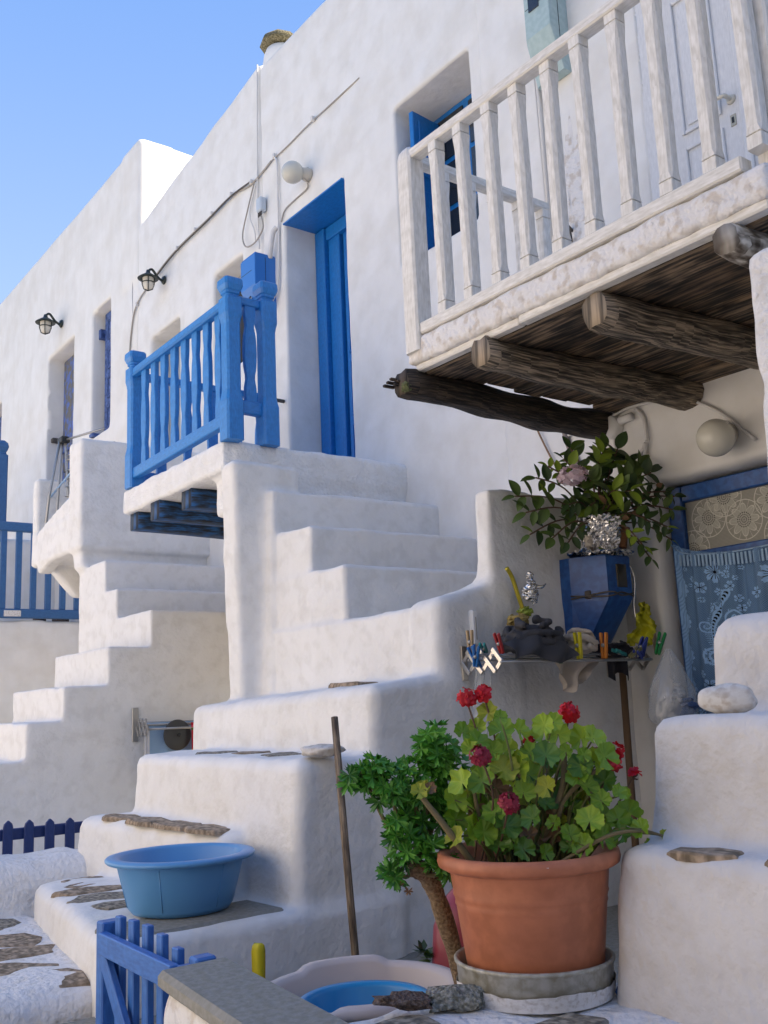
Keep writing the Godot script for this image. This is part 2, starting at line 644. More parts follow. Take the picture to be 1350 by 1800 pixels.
	M.soil = tri_mat(lin(0.05, 0.035, 0.022), 1.0, null, rough_bump, 1.0, 6.0)
	M.tin = tri_mat(lin(0.52, 0.51, 0.46), 0.5, noise_tex(0.02, Color(0.80, 0.78, 0.72), Color.WHITE, 44, 5), null, 0.0, 3.0)
	M.tin.metallic = 0.2
	M.lime = tri_mat(lin(0.72, 0.70, 0.68), 0.9, noise_tex(0.03, Color(0.85, 0.83, 0.80), Color.WHITE, 45, 4, 0.2, 0.5), rough_bump, 0.1, 4.0)
	M.pebble = tri_mat(lin(0.66, 0.63, 0.58), 0.7, noise_tex(0.012, Color(0.84, 0.80, 0.76), Color.WHITE, 46, 5, 0.2, 0.5), null, 0.0, 5.0)
	M.rock = tri_mat(lin(0.42, 0.42, 0.38), 0.85, noise_tex(0.03, Color(0.55, 0.55, 0.5), Color.WHITE, 47, 5), rough_bump, 0.8, 5.0)
	M.slate = tri_mat(lin(0.22, 0.17, 0.14), 0.85, noise_tex(0.03, Color(0.55, 0.5, 0.5), Color.WHITE, 48, 5), rough_bump, 0.8, 6.0)
	M.cloth_grey = fabric(0.05, 0.05, 0.056)
	M.cloth_beige = fabric(0.50, 0.44, 0.37)
	M.cloth_dark = fabric(0.02, 0.018, 0.022)
	M.cloth_blue = fabric(0.28, 0.42, 0.60)
	M.cloth_navy = fabric(0.05, 0.10, 0.26)
	M.bag_yellow = mat(lin(0.62, 0.60, 0.02), 0.4)
	M.bag_yellow.backlight_enabled = true
	M.bag_yellow.backlight = lin(0.3, 0.28, 0.01)
	M.bag = mat(Color(0.92, 0.94, 0.96, 0.26), 0.2)
	M.bag.transparency = BaseMaterial3D.TRANSPARENCY_ALPHA
	M.peg_green = mat(lin(0.01, 0.20, 0.04), 0.4)
	M.peg_blue = mat(lin(0.02, 0.14, 0.42), 0.4)
	M.peg_orange = mat(lin(0.62, 0.20, 0.02), 0.45)
	M.peg_teal = mat(lin(0.02, 0.22, 0.22), 0.45)
	M.peg_navy = mat(lin(0.03, 0.05, 0.25), 0.45)
	M.peg_wood = mat(lin(0.42, 0.30, 0.17), 0.8)
	M.peg_red = mat(lin(0.35, 0.03, 0.03), 0.45)
	M.peg_olive = mat(lin(0.20, 0.19, 0.08), 0.5)
	M.leaf = leaf_mat(0.165, 0.29, 0.018)
	M.leaf_light = leaf_mat(0.29, 0.41, 0.03)
	M.leaf_dark = leaf_mat(0.075, 0.17, 0.018)
	M.leaf_dry = leaf_mat(0.20, 0.11, 0.05)
	M.leaf_yellow = leaf_mat(0.31, 0.34, 0.03)
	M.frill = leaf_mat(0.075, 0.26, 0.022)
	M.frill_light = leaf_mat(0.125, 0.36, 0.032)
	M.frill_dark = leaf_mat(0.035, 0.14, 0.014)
	M.glossy = leaf_mat(0.07, 0.12, 0.02)
	M.glossy_light = leaf_mat(0.22, 0.32, 0.03)
	M.glossy_dark = leaf_mat(0.03, 0.065, 0.014)
	M.stem = mat(lin(0.17, 0.13, 0.06), 0.8)
	M.stem_green = mat(lin(0.14, 0.15, 0.045), 0.7)
	M.stem_brown = mat(lin(0.11, 0.06, 0.035), 0.7)
	M.bark = tri_mat(lin(0.33, 0.23, 0.13), 0.8, noise_tex(0.03, Color(0.7, 0.66, 0.6), Color.WHITE, 49, 5), rough_bump, 0.3, 6.0)
	M.red = leaf_mat(0.62, 0.008, 0.022)
	M.crimson = leaf_mat(0.28, 0.008, 0.035)
	M.lilac = leaf_mat(0.85, 0.70, 0.80)
	M.floral = floral_mat()
	M.lace = lace_mat()
	M.crochet = crochet_mat()
	M.opposite = mat(lin(0.80, 0.77, 0.735), 0.95)
	M.added_wall_stone = tri_mat(lin(0.26, 0.255, 0.25), 0.95, noise_tex(0.02, Color(0.8, 0.78, 0.74), Color.WHITE, 18, 5), rough_bump, 1.0, 0.8)  # dark stone of the added unseen wall, weakens bounce near the viewer


func fabric(r: float, g: float, b: float) -> StandardMaterial3D:
	var m := mat(lin(r, g, b), 0.9)
	m.rim_enabled = true
	m.rim = 0.25
	m.rim_tint = 0.6
	return m


func leaf_mat(r: float, g: float, b: float) -> StandardMaterial3D:
	var m := mat(lin(r, g, b), 0.5)
	m.vertex_color_use_as_albedo = true
	m.backlight_enabled = true
	m.backlight = lin(r * 0.7, g * 0.7, b * 0.5)
	return m


func floral_mat() -> StandardMaterial3D:   # a printed cotton towel: red and pink roses, green leaves
	var im := Image.create(96, 192, false, Image.FORMAT_RGB8)
	im.fill(Color(0.72, 0.12, 0.18))
	for i in 90:
		var c: Color = [Color(0.85, 0.35, 0.42), Color(0.35, 0.42, 0.15), Color(0.78, 0.7, 0.35), Color(0.6, 0.05, 0.12), Color(0.85, 0.75, 0.7)][i % 5]
		var p := Vector2(rng.randf() * 96, rng.randf() * 192)
		var r := rng.randf_range(3, 9)
		for y in range(maxi(0, int(p.y - r)), mini(192, int(p.y + r))):
			for x in range(maxi(0, int(p.x - r)), mini(96, int(p.x + r))):
				if Vector2(x, y).distance_to(p) < r * (0.75 + 0.25 * sin(5.0 * atan2(y - p.y, x - p.x))):
					im.set_pixel(x, y, c)
	var m := mat(Color.WHITE, 0.95)
	m.albedo_texture = ImageTexture.create_from_image(im)
	return m


# blue machine lace: net ground, woven flowers, scrolls and a dark-veined paisley, drawn as the threads and holes of the cloth
func lace_mat() -> StandardMaterial3D:
	var W := 448
	var H := 800
	var im := Image.create(W, H, false, Image.FORMAT_RGBA8)
	var net_a := Color(0.46, 0.60, 0.76, 0.74)
	var net_b := Color(0.38, 0.52, 0.68, 0.40)
	for y in H:
		for x in W:
			im.set_pixel(x, y, net_a if ((x + y) % 4 < 2 or (x - y + 800) % 4 < 2) else net_b)
	var solid := Color(0.56, 0.71, 0.88, 0.97)
	var dim := Color(0.48, 0.63, 0.81, 0.9)
	for y in H:   # the side border is woven close, with a feathered edge
		var e := int(22 + 7.0 * sin(y * 0.08) + 4.0 * absf(sin(y * 0.26)))
		for x in e:
			im.set_pixel(x, y, solid if sin((x + 5.0 * sin(y * 0.09)) * 0.9 + y * 0.4) > -0.3 else dim)
	for k in 190:   # many small blooms between the scrolls
		bloom(im, Vector2(rng.randf_range(26, W), rng.randf_range(14, H)), rng.randf_range(4, 11), 5 + k % 3, solid, Color(0.10, 0.14, 0.20, 0.7))
	for n in 4:
		for q in 3:
			var o := Vector2(q * 150.0, n * 230.0 - 10.0 + q * 14.0)
			bloom(im, o + Vector2(104, 58), 27, 8, solid, Color(0.06, 0.10, 0.16, 0.85))
			bloom(im, o + Vector2(66, 98), 15, 6, solid, Color(0.06, 0.10, 0.16, 0.8))
			bloom(im, o + Vector2(148, 92), 14, 6, solid, Color(0.06, 0.10, 0.16, 0.8))
			for s: Array in [[152, 168, 27, 2.6, 5], [80, 262, 24, -2.6, 5], [70, 190, 16, 2.0, 4], [168, 236, 18, -2.2, 4]]:
				for k in 200:
					var t := k / 200.0
					var a: float = s[3] * TAU * t * 0.8
					var r: float = s[2] * (1.0 - t * 0.85)
					dot(im, o + Vector2(s[0], s[1]) + Vector2(cos(a), sin(a)) * r, s[4] * 0.5 * (1.0 - t * 0.4), solid)
			var spine := func(t: float) -> Vector2: return o + Vector2(118 + 27.0 * sin(t * 4.6 + 2.4) - 10.0 * t, 108 + 190.0 * t)
			for k in 240:
				dot(im, spine.call(k / 240.0), 9.0 - 3.0 * (k / 240.0), solid)
			for k in 40:
				for f in 9:
					var fp: Vector2 = spine.call(k / 40.0)
					dot(im, fp + Vector2(-9.0 - f * 1.3, -f * 0.7 + sin(f) * 1.5), 0.8, solid)
			for k in 150:
				dot(im, spine.call(k / 150.0), 4.0 - 1.2 * (k / 150.0), Color(0.02, 0.03, 0.05, 0.85) if k % 6 < 3 else solid)
	var m := mat(Color.WHITE, 0.9)
	m.albedo_texture = ImageTexture.create_from_image(im)
	m.transparency = BaseMaterial3D.TRANSPARENCY_ALPHA
	return m


func bloom(im: Image, c: Vector2, r: float, petals: int, solid: Color, vein: Color) -> void:
	for y in range(maxi(0, int(c.y - r)), mini(im.get_height(), int(c.y + r))):
		for x in range(maxi(0, int(c.x - r)), mini(im.get_width(), int(c.x + r))):
			var d := Vector2(x, y) - c
			var s := sin(d.angle() * petals * 0.5)
			if d.length() < r * (0.66 + 0.32 * absf(cos(d.angle() * petals * 0.5)) + 0.05 * sin(d.angle() * 23.0)):
				im.set_pixel(x, y, vein if (absf(s) > 0.97 or d.length() < r * 0.13 or (absf(s) < 0.08 and d.length() < r * 0.6)) else solid)


func dot(im: Image, c: Vector2, r: float, col: Color) -> void:
	for y in range(maxi(0, int(c.y - r)), mini(im.get_height(), int(c.y + r + 1.0))):
		for x in range(maxi(0, int(c.x - r)), mini(im.get_width(), int(c.x + r + 1.0))):
			if Vector2(x, y).distance_to(c) <= r:
				im.set_pixel(x, y, col)


# cream crochet behind the transom pane: a star and petals of thread over a net with holes
func crochet_mat() -> StandardMaterial3D:
	var W := 520
	var H := 234
	var im := Image.create(W, H, false, Image.FORMAT_RGB8)
	for y in H:
		for x in W:
			var v := 0.70 if (x % 6 < 4 and y % 6 < 4) else 0.52
			if (x % 6 < 2 and y % 6 < 2): v = 0.34
			for c in [Vector2(300, 130), Vector2(120, 90), Vector2(20, 225), Vector2(210, 10), Vector2(450, 60), Vector2(480, 220)]:
				var p := Vector2(x, y) - (c as Vector2)
				var r := p.length()
				var a := p.angle()
				if r < 92.0:
					var star := 74.0 * (0.55 + 0.45 * absf(cos(a * 4.0)))
					if absf(r - star) < 2.6 or absf(r - 90.0) < 2.0: v = 0.96
					elif absf(sin(a * 8.0)) < 0.10 and r > 14.0: v = 0.92
					elif r < 40.0 and int(r / 5.0) % 2 == 0 and absf(sin(a * 10.0)) > 0.6: v = 0.10
					elif r < star: v = lerpf(v, 0.86, 0.6)
			im.set_pixel(x, y, Color(0.24, 0.24, 0.22).lerp(Color(0.80, 0.79, 0.74), v))
	var m := mat(Color.WHITE, 0.8)
	m.albedo_texture = ImageTexture.create_from_image(im)
	return m


# ---------------------------------------------------------------- ground
func setting() -> void:
	var g := PlaneMesh.new()
	g.size = Vector2(400, 400)
	var gr := structure("ground", g, M.schist_grey)
	gr.transform = at(0, -1.72, 0)
	# the lane climbs away from the viewer in shallow whitewashed steps
	var ops := []
	ops.append(bx(Vector3(-3.0, -2.2, -3.75), Vector3(1.5, -1.25, 4.0), 0.03, 0.05))
	ops.append(bx(Vector3(-3.0, -2.2, -16.0), Vector3(1.6, -1.07, -3.5), 0.04, 0.05))
	ops.append(bx(Vector3(-3.0, -2.2, -16.0), Vector3(1.6, -0.86, -3.42), 0.05, 0.06))
	ops.append(bx(Vector3(-3.0, -2.2, -30.0), Vector3(3.2, -0.93, -5.4), 0.05, 0.06))
	var lane := structure("lane", masonry(ops, Vector3(-2.9, -1.75, -15.0), Vector3(2.6, -0.6, 0.5), 0.06, 0.012, 2.0), M.rough_plaster)
	# paving stones bedded in the whitewash
	var spots := [[1.20, -3.62, 0.13, 0.09], [1.16, -3.84, 0.17, 0.09], [1.20, -4.10, 0.18, 0.09], [1.24, -4.36, 0.17, 0.10], [1.13, -4.62, 0.18, 0.12], [1.31, -4.72, 0.12, 0.12], [0.92, -4.0, 0.13, 0.12], [0.90, -4.42, 0.15, 0.13], [0.70, -4.2, 0.15, 0.13], [0.78, -4.75, 0.18, 0.13], [0.45, -4.5, 0.2, 0.15]]
	for s in spots:
		var m := stone_slab(s[2] * 1.25, s[3] * 1.35, 0.022)
		part("paving_stone", m, M.schist if rng.randf() < 0.6 else M.schist_grey, lane, turned(Vector3(s[0], -0.868, s[1]), Vector3(rng.randf_range(-0.03, 0.03), rng.randf_range(-0.3, 0.3) - 0.35, 0)))
	for s in [[1.13, -3.45, 0.09, 0.07], [1.05, -3.25, 0.12, 0.08], [0.95, -3.45, 0.1, 0.09]]:
		part("paving_stone", stone_slab(s[2], s[3], 0.03), M.schist_grey, lane, turned(Vector3(s[0], -1.08, s[1]), Vector3(0, rng.randf_range(-0.4, 0.4), 0)))


# an uneven flat stone, half sunk: rx by rz, thick t, its top about t/2 above its origin
func stone_slab(rx: float, rz: float, t: float) -> ArrayMesh:
	var mb := MB.new()
	var n := 11
	var lo := []
	var mid := []
	var hi := []
	var ph := rng.randf() * 9.0
	for j in n:
		var a := -TAU * j / n
		var k := 0.86 + 0.2 * wob.get_noise_2d(ph + cos(a) * 1.4, sin(a) * 1.4)
		var sq := 1.0 / maxf(absf(cos(a)), absf(sin(a)))
		k *= lerpf(1.0, sq, 0.45)
		var x := cos(a) * rx * k
		var z := sin(a) * rz * k
		lo.append(Vector3(x * 1.03, -t * 0.5, z * 1.03))
		mid.append(Vector3(x, t * (0.22 + 0.15 * wob.get_noise_2d(j * 3.1, ph)), z))
		hi.append(Vector3(x * 0.93, t * (0.5 + 0.2 * wob.get_noise_2d(j * 2.3, ph)), z * 0.9))
	mb.rings([lo, mid, hi])
	return mb.done()


func tread_stones(parent: Node, list: Array) -> void:
	for s in list:
		var m := stone_slab(s[3], s[4], 0.02)
		part("tread_stone", m, M.schist if rng.randf() < 0.7 else M.schist_grey, parent, turned(Vector3(s[0], s[1] - 0.006, s[2]), Vector3(0, s[5], 0)))


# ---------------------------------------------------------------- houses
func house_far() -> void:
	var h := thing("white_house", Vector3(4, -0.9, -12.7), "farthest white house on the left with a weathered blue door and a narrow shuttered window", "house", "white houses joined along the lane")
	var ops := [bx(Vector3(4.0, -1.6, -18), Vector3(4.6, 6.25, -9.5), 0.05, 0.03)]
	ops.append(bx(Vector3(4.0, 4.6, -9.98), Vector3(9.0, 6.29, -9.48), 0.07, 0.06))
	ops.append(bx(Vector3(3.5, 2.0, -12.44), Vector3(4.32, 4.63, -11.48), 0.006, 0.008, true))
	ops.append(bx(Vector3(3.5, 3.17, -10.86), Vector3(4.32, 4.70, -10.29), 0.006, 0.008, true))
	ops.append(bx(Vector3(3.5, 2.2, -15.4), Vector3(4.30, 4.62, -14.50), 0.006, 0.008, true))
	part("wall", masonry(ops, Vector3(3.85, 0.5, -17.2), Vector3(4.38, 6.5, -9.3), 0.04, 0.005, 1.2), M.far_plaster, h)
	part("parapet", masonry([bx(Vector3(4.0, 4.6, -9.98), Vector3(9.0, 6.29, -9.48), 0.07, 0.06)], Vector3(4.36, 4.7, -10.2), Vector3(8.9, 6.5, -9.3), 0.07, 0.008, 1.2), M.far_plaster, h)
	part("roof", box_mesh(Vector3(4.3, 5.4, -17.9), Vector3(8.9, 5.7, -10.0), 0.02), M.far_plaster, h)
	var d := part("door", box_mesh(Vector3(4.22, 2.0, -12.44), Vector3(4.27, 4.62, -11.49), 0.004), M.blue_peeling, h)
	d.set_meta("label", "faded blue door with patches of bare grey board")
	for k in 3:
		part("board", box_mesh(Vector3(4.212, 2.0, -12.43 + k * 0.315), Vector3(4.22, 4.6 - k * 0.002, -12.125 + k * 0.315), 0.003), M.blue_peeling, d)
	part("cross_rail", box_mesh(Vector3(4.19, 3.36, -12.43), Vector3(4.213, 3.39, -11.5), 0.004), M.blue_dull, d)
	part("handle", tube_mesh([Vector3(4.20, 3.05, -12.1), Vector3(4.13, 3.05, -12.1), Vector3(4.13, 3.04, -11.97)], 0.014), M.black, d)
	part("hook", box_mesh(Vector3(4.06, 3.50, -12.46), Vector3(4.16, 3.56, -12.38), 0.01), M.cable_dark, h)
	shutter(h, Vector3(4.14, 3.17, -10.81), Vector3(4.18, 4.69, -10.30), M.blue_dull, 4)
	part("shutter_stay", box_mesh(Vector3(4.08, 4.38, -10.86), Vector3(4.2, 4.5, -10.80), 0.006), M.blue_dull, h)
	part("shutter_stay", box_mesh(Vector3(3.98, 3.17, -10.86), Vector3(4.16, 3.21, -10.76), 0.006), M.blue_dull, h)
	part("door", box_mesh(Vector3(4.2, 2.2, -15.39), Vector3(4.25, 4.61, -14.52), 0.005), M.blue_dull, h)


# a boarded leaf with frame and sunk panels, facing -x
func shutter(parent: Node, lo: Vector3, hi: Vector3, m: Material, rows: int, called := "shutter") -> MeshInstance3D:
	var s := part(called, box_mesh(lo, hi, 0.004), m, parent)
	var w := hi.z - lo.z
	var e := w * 0.2
	var ph := (hi.y - lo.y - e) / rows
	for k in rows:
		var y0 := lo.y + e + k * ph
		var fr := MB.new()
		var a := Vector3(lo.x - 0.006, y0, lo.z + e)
		var b := Vector3(lo.x - 0.006, y0 + ph - e, hi.z - e)
		for q in [[0.0, 0.016, true], [0.016, 0.03, false]]:
			var x0: float = lo.x - (0.014 if q[2] else 0.007)
			fr.bb(Vector3(x0, a.y + q[0], a.z + q[0]), Vector3(lo.x - 0.001, a.y + q[1], b.z - q[0]), 0.003)
			fr.bb(Vector3(x0, b.y - q[1], a.z + q[0]), Vector3(lo.x - 0.001, b.y - q[0], b.z - q[0]), 0.003)
			fr.bb(Vector3(x0, a.y + q[1], a.z + q[0]), Vector3(lo.x - 0.001, b.y - q[1], a.z + q[1]), 0.003)
			fr.bb(Vector3(x0, a.y + q[1], b.z - q[1]), Vector3(lo.x - 0.001, b.y - q[1], b.z - q[0]), 0.003)
		fr.bb(Vector3(lo.x - 0.010, a.y + 0.05, a.z + 0.05), Vector3(lo.x - 0.002, b.y - 0.05, b.z - 0.05), 0.006)
		part("panel", fr.done(), m, s)
	return s


func house_middle() -> void:
	var h := thing("white_house", Vector3(4, -0.9, -8.2), "middle white house with two plain openings behind the blue railing", "house", "white houses joined along the lane")
	var slope := Vector3(0, 0.152, 1)
	var ops := [bx(Vector3(4.0, -2.4, -9.55), Vector3(4.6, 5.43, -6.85), 0.05, 0.03, false, Vector3.UP, slope)]
	ops.append(bx(Vector3(3.5, 1.6, -9.18), Vector3(4.30, 3.83, -8.50), 0.006, 0.008, true))
	ops.append(bx(Vector3(3.5, 2.98, -7.77), Vector3(4.30, 3.97, -7.23), 0.006, 0.008, true))
	ops.append(bx(Vector3(3.5, 3.60, -9.62), Vector3(4.15, 3.72, -9.48), 0.01, 0.02, true))
	part("wall", masonry(ops, Vector3(3.85, 0.5, -9.7), Vector3(4.36, 6.0, -6.75), 0.033, 0.005, 1.3), M.plaster, h)
	part("crack", tube_mesh(curve([Vector3(3.997, 5.11, -9.55), Vector3(3.997, 4.83, -9.60), Vector3(3.997, 4.55, -9.66), Vector3(3.997, 4.2, -9.64)], 6), 0.005, 4), M.cable_white, h)
	part("roof", box_mesh(Vector3(4.28, 4.9, -9.4), Vector3(8.5, 5.15, -6.9), 0.02), M.far_plaster, h)
	var d := part("door", box_mesh(Vector3(4.2, 1.5, -9.19), Vector3(4.25, 3.82, -8.51), 0.004), M.grey_door, h)
	for k in 3:
		part("panel", box_mesh(Vector3(4.19, 1.7 + k * 0.68, -9.07), Vector3(4.199, 2.22 + k * 0.68, -8.63), 0.004), M.grey_door, d)
	var w := part("window", box_mesh(Vector3(4.2, 2.99, -7.76), Vector3(4.25, 3.96, -7.24), 0.004), M.grey_door, h)
	part("pane", box_mesh(Vector3(4.192, 3.05, -7.70), Vector3(4.198, 3.9, -7.52), 0.001), M.glass, w)
	part("pane", box_mesh(Vector3(4.192, 3.05, -7.48), Vector3(4.198, 3.9, -7.30), 0.001), M.glass, w)


func house_blue_door() -> void:
	var h := thing("white_house", Vector3(4, -0.9, -5.6), "white house with the bright blue door at the head of the stairs", "house", "white houses joined along the lane")
	var ops := [bx(Vector3(4.0, -2.0, -6.87), Vector3(4.6, 5.58, -4.05), 0.04, 0.03)]
	ops.append(bx(Vector3(3.5, 1.58, -6.50), Vector3(4.42, 3.93, -5.64), 0.006, 0.008, true))
	ops.append(bx(Vector3(3.5, 2.96, -4.99), Vector3(4.42, 4.15, -4.20), 0.006, 0.008, true))
	part("wall", masonry(ops, Vector3(3.85, 0.3, -7.0), Vector3(4.48, 5.8, -3.95), 0.027, 0.005, 1.5), M.plaster, h)
	part("roof", box_mesh(Vector3(4.44, 5.1, -6.8), Vector3(8.5, 5.35, -4.1), 0.02), M.far_plaster, h)
	# chimney: a white drum capped with a stone slab, just behind the parapet
	var c := part("chimney", lathe_mesh([Vector2(0.22, 5.2), Vector2(0.19, 5.95), Vector2(0.17, 6.08), Vector2(0.15, 6.14), Vector2(0.0, 6.15)]), M.plaster, h, at(4.5, 0.04, -7.28))
	var cap := MB.new(true)
	cap.lathe([Vector2(0.0, 6.17), Vector2(0.19, 6.175), Vector2(0.215, 6.19), Vector2(0.20, 6.24), Vector2(0.17, 6.275), Vector2(0.08, 6.285), Vector2(0.0, 6.285)], 9)
	part("chimney_cap", cap.done(), M.cap_stone, c, Transform3D(Basis.from_euler(Vector3(0.10, 0.4, -0.08)), Vector3(4.5, 6.20, -7.28)) * at(0, -6.17, 0))
	# the door: painted soffit, frame, panelled leaf
	part("painted_soffit", box_mesh(Vector3(3.985, 3.915, -6.50), Vector3(4.40, 3.928, -5.64), 0.001), M.blue, h)
	var d := part("door", box_mesh(Vector3(4.36, 1.6, -6.18), Vector3(4.41, 3.82, -5.62), 0.004), M.blue, h)
	for k in 4:
		for q in 2:
			var y0 := 1.72 + k * 0.52
			var z0 := -6.14 + q * 0.255
			var fr := MB.new()
			fr.bb(Vector3(4.345, y0, z0), Vector3(4.36, y0 + 0.46, z0 + 0.022), 0.004)
			fr.bb(Vector3(4.345, y0, z0 + 0.193), Vector3(4.36, y0 + 0.46, z0 + 0.215), 0.004)
			fr.bb(Vector3(4.346, y0, z0 + 0.022), Vector3(4.36, y0 + 0.022, z0 + 0.193), 0.004)
			fr.bb(Vector3(4.346, y0 + 0.438, z0 + 0.022), Vector3(4.36, y0 + 0.46, z0 + 0.193), 0.004)
			fr.bb(Vector3(4.35, y0 + 0.06, z0 + 0.055), Vector3(4.36, y0 + 0.40, z0 + 0.16), 0.008)
			part("panel", fr.done(), M.blue, d)
	var f := MB.new()
	f.bb(Vector3(4.29, 1.6, -6.495), Vector3(4.39, 3.91, -6.36), 0.006)
	f.bb(Vector3(4.33, 1.6, -6.355), Vector3(4.395, 3.82, -6.20), 0.006)
	f.bb(Vector3(4.31, 3.80, -6.36), Vector3(4.39, 3.91, -5.63), 0.006)
	part("door_frame", f.done(), M.blue, h)
	part("handle", tube_mesh([Vector3(4.35, 2.6, -5.9), Vector3(4.29, 2.6, -5.9), Vector3(4.29, 2.6, -6.0)], 0.01), M.brass, d)
	# the window: two blue shutters folded back into the reveal, dark panes between
	var w := part("window", box_mesh(Vector3(4.33, 2.97, -4.98), Vector3(4.38, 4.14, -4.21), 0.004), M.blue, h)
	for q in 2:
		for k in 3:
			part("pane", box_mesh(Vector3(4.318, 3.05 + k * 0.36, -4.92 + q * 0.36), Vector3(4.326, 3.37 + k * 0.36, -4.62 + q * 0.36), 0.001), M.glass, w)
	var s1 := part("shutter", box_mesh(Vector3(-0.27, 0, -0.02), Vector3(0, 1.09, 0.02), 0.005), M.blue, h, Transform3D(Basis(Vector3.UP, 0.12), Vector3(4.32, 2.99, -4.90)))
	for k in 2:
		part("panel", box_mesh(Vector3(-0.22, 0.08 + k * 0.53, 0.02), Vector3(-0.05, 0.5 + k * 0.53, 0.03), 0.008), M.blue, s1, where_is(s1))
	var s2 := part("shutter", box_mesh(Vector3(-0.10, 0, -0.02), Vector3(0, 1.09, 0.02), 0.005), M.blue, h, Transform3D(Basis(Vector3.UP, -0.1), Vector3(4.32, 2.99, -4.24)))
	for k in 2:
		part("panel", box_mesh(Vector3(-0.08, 0.08 + k * 0.53, -0.03), Vector3(-0.02, 0.5 + k * 0.53, -0.02), 0.008), M.blue, s2, where_is(s2))


func house_near() -> void:
	var h := thing("white_house", Vector3(4, -0.95, -2), "nearest white house, with a white double door above a curtained blue door", "house", "white houses joined along the lane")
	var ops := [bx(Vector3(3.975, -2.0, -4.12), Vector3(4.6, 5.75, 1.6), 0.09, 0.06)]
	ops.append(bx(Vector3(3.5, 1.50, -2.88), Vector3(4.14, 3.75, -1.90), 0.015, 0.02, true))
	ops.append(bx(Vector3(3.5, -1.5, -3.06), Vector3(4.22, 1.02, -2.10), 0.02, 0.05, true))
	part("wall", masonry(ops, Vector3(3.85, -1.1, -4.3), Vector3(4.30, 5.9, 1.5), 0.033, 0.006, 1.7), M.plaster, h)
	part("wall", box_mesh(Vector3(4.0, -2, 1.55), Vector3(4.6, 5.75, 13), 0.02), M.plaster, h)
	part("roof", box_mesh(Vector3(4.22, 5.3, -4.1), Vector3(8.5, 5.55, 12.9), 0.02), M.far_plaster, h)
	# upper double door, white
	var f := MB.new()
	f.bb(Vector3(3.985, 1.52, -2.90), Vector3(4.08, 3.74, -2.80), 0.008)
	f.bb(Vector3(3.99, 3.62, -2.80), Vector3(4.08, 3.74, -1.9), 0.008)
	part("door_frame", f.done(), M.white_door, h)
	for q in 2:
		var z0 := -2.795 + q * 0.452
		var d := part("door", box_mesh(Vector3(4.03, 1.53, z0), Vector3(4.075, 3.61, z0 + 0.446), 0.005), M.white_door, h)
		for k in 4:
			var y0: float = [1.62, 2.0, 2.42, 2.75][k]
			var y1: float = [1.9, 2.32, 2.68, 3.5][k]
			var p := MB.new()
			p.bb(Vector3(4.016, y0, z0 + 0.09), Vector3(4.03, y1, z0 + 0.11), 0.004)
			p.bb(Vector3(4.016, y0, z0 + 0.30), Vector3(4.03, y1, z0 + 0.32), 0.004)
			p.bb(Vector3(4.017, y0, z0 + 0.11), Vector3(4.03, y0 + 0.02, z0 + 0.30), 0.004)
			p.bb(Vector3(4.017, y1 - 0.02, z0 + 0.11), Vector3(4.03, y1, z0 + 0.30), 0.004)
			p.bb(Vector3(4.022, y0 + 0.04, z0 + 0.13), Vector3(4.03, y1 - 0.04, z0 + 0.28), 0.005)
			part("panel", p.done(), M.white_door, d)
		if q == 0:
			part("handle", tube_mesh(curve([Vector3(4.03, 2.80, -2.42), Vector3(3.975, 2.80, -2.42), Vector3(3.965, 2.80, -2.44), Vector3(3.965, 2.81, -2.54)], 4), 0.011), mat(lin(0.62, 0.58, 0.48), 0.4), d)
			part("handle_plate", lathe_mesh([Vector2(0, 0.012), Vector2(0.02, 0.012), Vector2(0.026, 0.0), Vector2(0, 0)], 18), mat(lin(0.62, 0.58, 0.48), 0.4), d, Transform3D(Basis(Vector3.BACK, PI / 2), Vector3(4.03, 2.80, -2.42)))
			part("keyhole", box_mesh(Vector3(4.025, 2.66, -2.435), Vector3(4.032, 2.72, -2.405), 0.002), M.brass, d)
			part("lock_slot", box_mesh(Vector3(4.022, 2.675, -2.426), Vector3(4.026, 2.705, -2.414), 0.001), M.black, d)
			part("cover_strip", box_mesh(Vector3(4.012, 1.54, -2.375), Vector3(4.03, 3.6, -2.335), 0.006), M.white_door, d)
	var peel := part("bare_plaster_patch", patch(Vector3(3.968, 2.70, -3.42), 0.11, 0.50), M.worn_plaster, h)
	peel.set_meta("label", "rough patch where the whitewash has flaked")
	part("wall_hook", tube_mesh(curve([Vector3(3.98, 2.52, -3.42), Vector3(3.93, 2.55, -3.42), Vector3(3.92, 2.50, -3.40), Vector3(3.95, 2.46, -3.42)], 4), 0.008), M.cable_dark, h)
	# lower door: blue frame, transom pane with crochet, boarded leaf
	var lf := MB.new()
	lf.bb(Vector3(4.07, -0.95, -3.05), Vector3(4.16, 1.0, -2.97), 0.006)
	lf.bb(Vector3(4.075, 0.92, -2.97), Vector3(4.16, 1.0, -2.1), 0.006)
	lf.bb(Vector3(4.075, 0.60, -2.97), Vector3(4.16, 0.67, -2.1), 0.006)
	part("door_frame", lf.done(), M.box_blue, h)
	var d2 := part("door", box_mesh(Vector3(4.12, -0.95, -2.968), Vector3(4.16, 0.598, -2.12), 0.005), M.glass, h)
	for k in 4:
		part("stile", box_mesh(Vector3(4.105, -0.9, -2.965 + k * 0.27), Vector3(4.12, 0.57, -2.915 + k * 0.27), 0.005), M.box_blue, d2)
	var tr := part("transom_pane", box_mesh(Vector3(4.10, 0.672, -2.968), Vector3(4.105, 0.918, -2.42), 0.001), M.crochet, h)
	var q := MB.new()
	q.quaduv(Vector3(4.098, 0.672, -2.968), Vector3(4.098, 0.918, -2.968), Vector3(4.098, 0.918, -2.42), Vector3(4.098, 0.672, -2.42), Vector2(0, 1), Vector2(0, 0), Vector2(1, 0), Vector2(1, 1))
	part("crochet_lace", q.done(), M.crochet, tr)
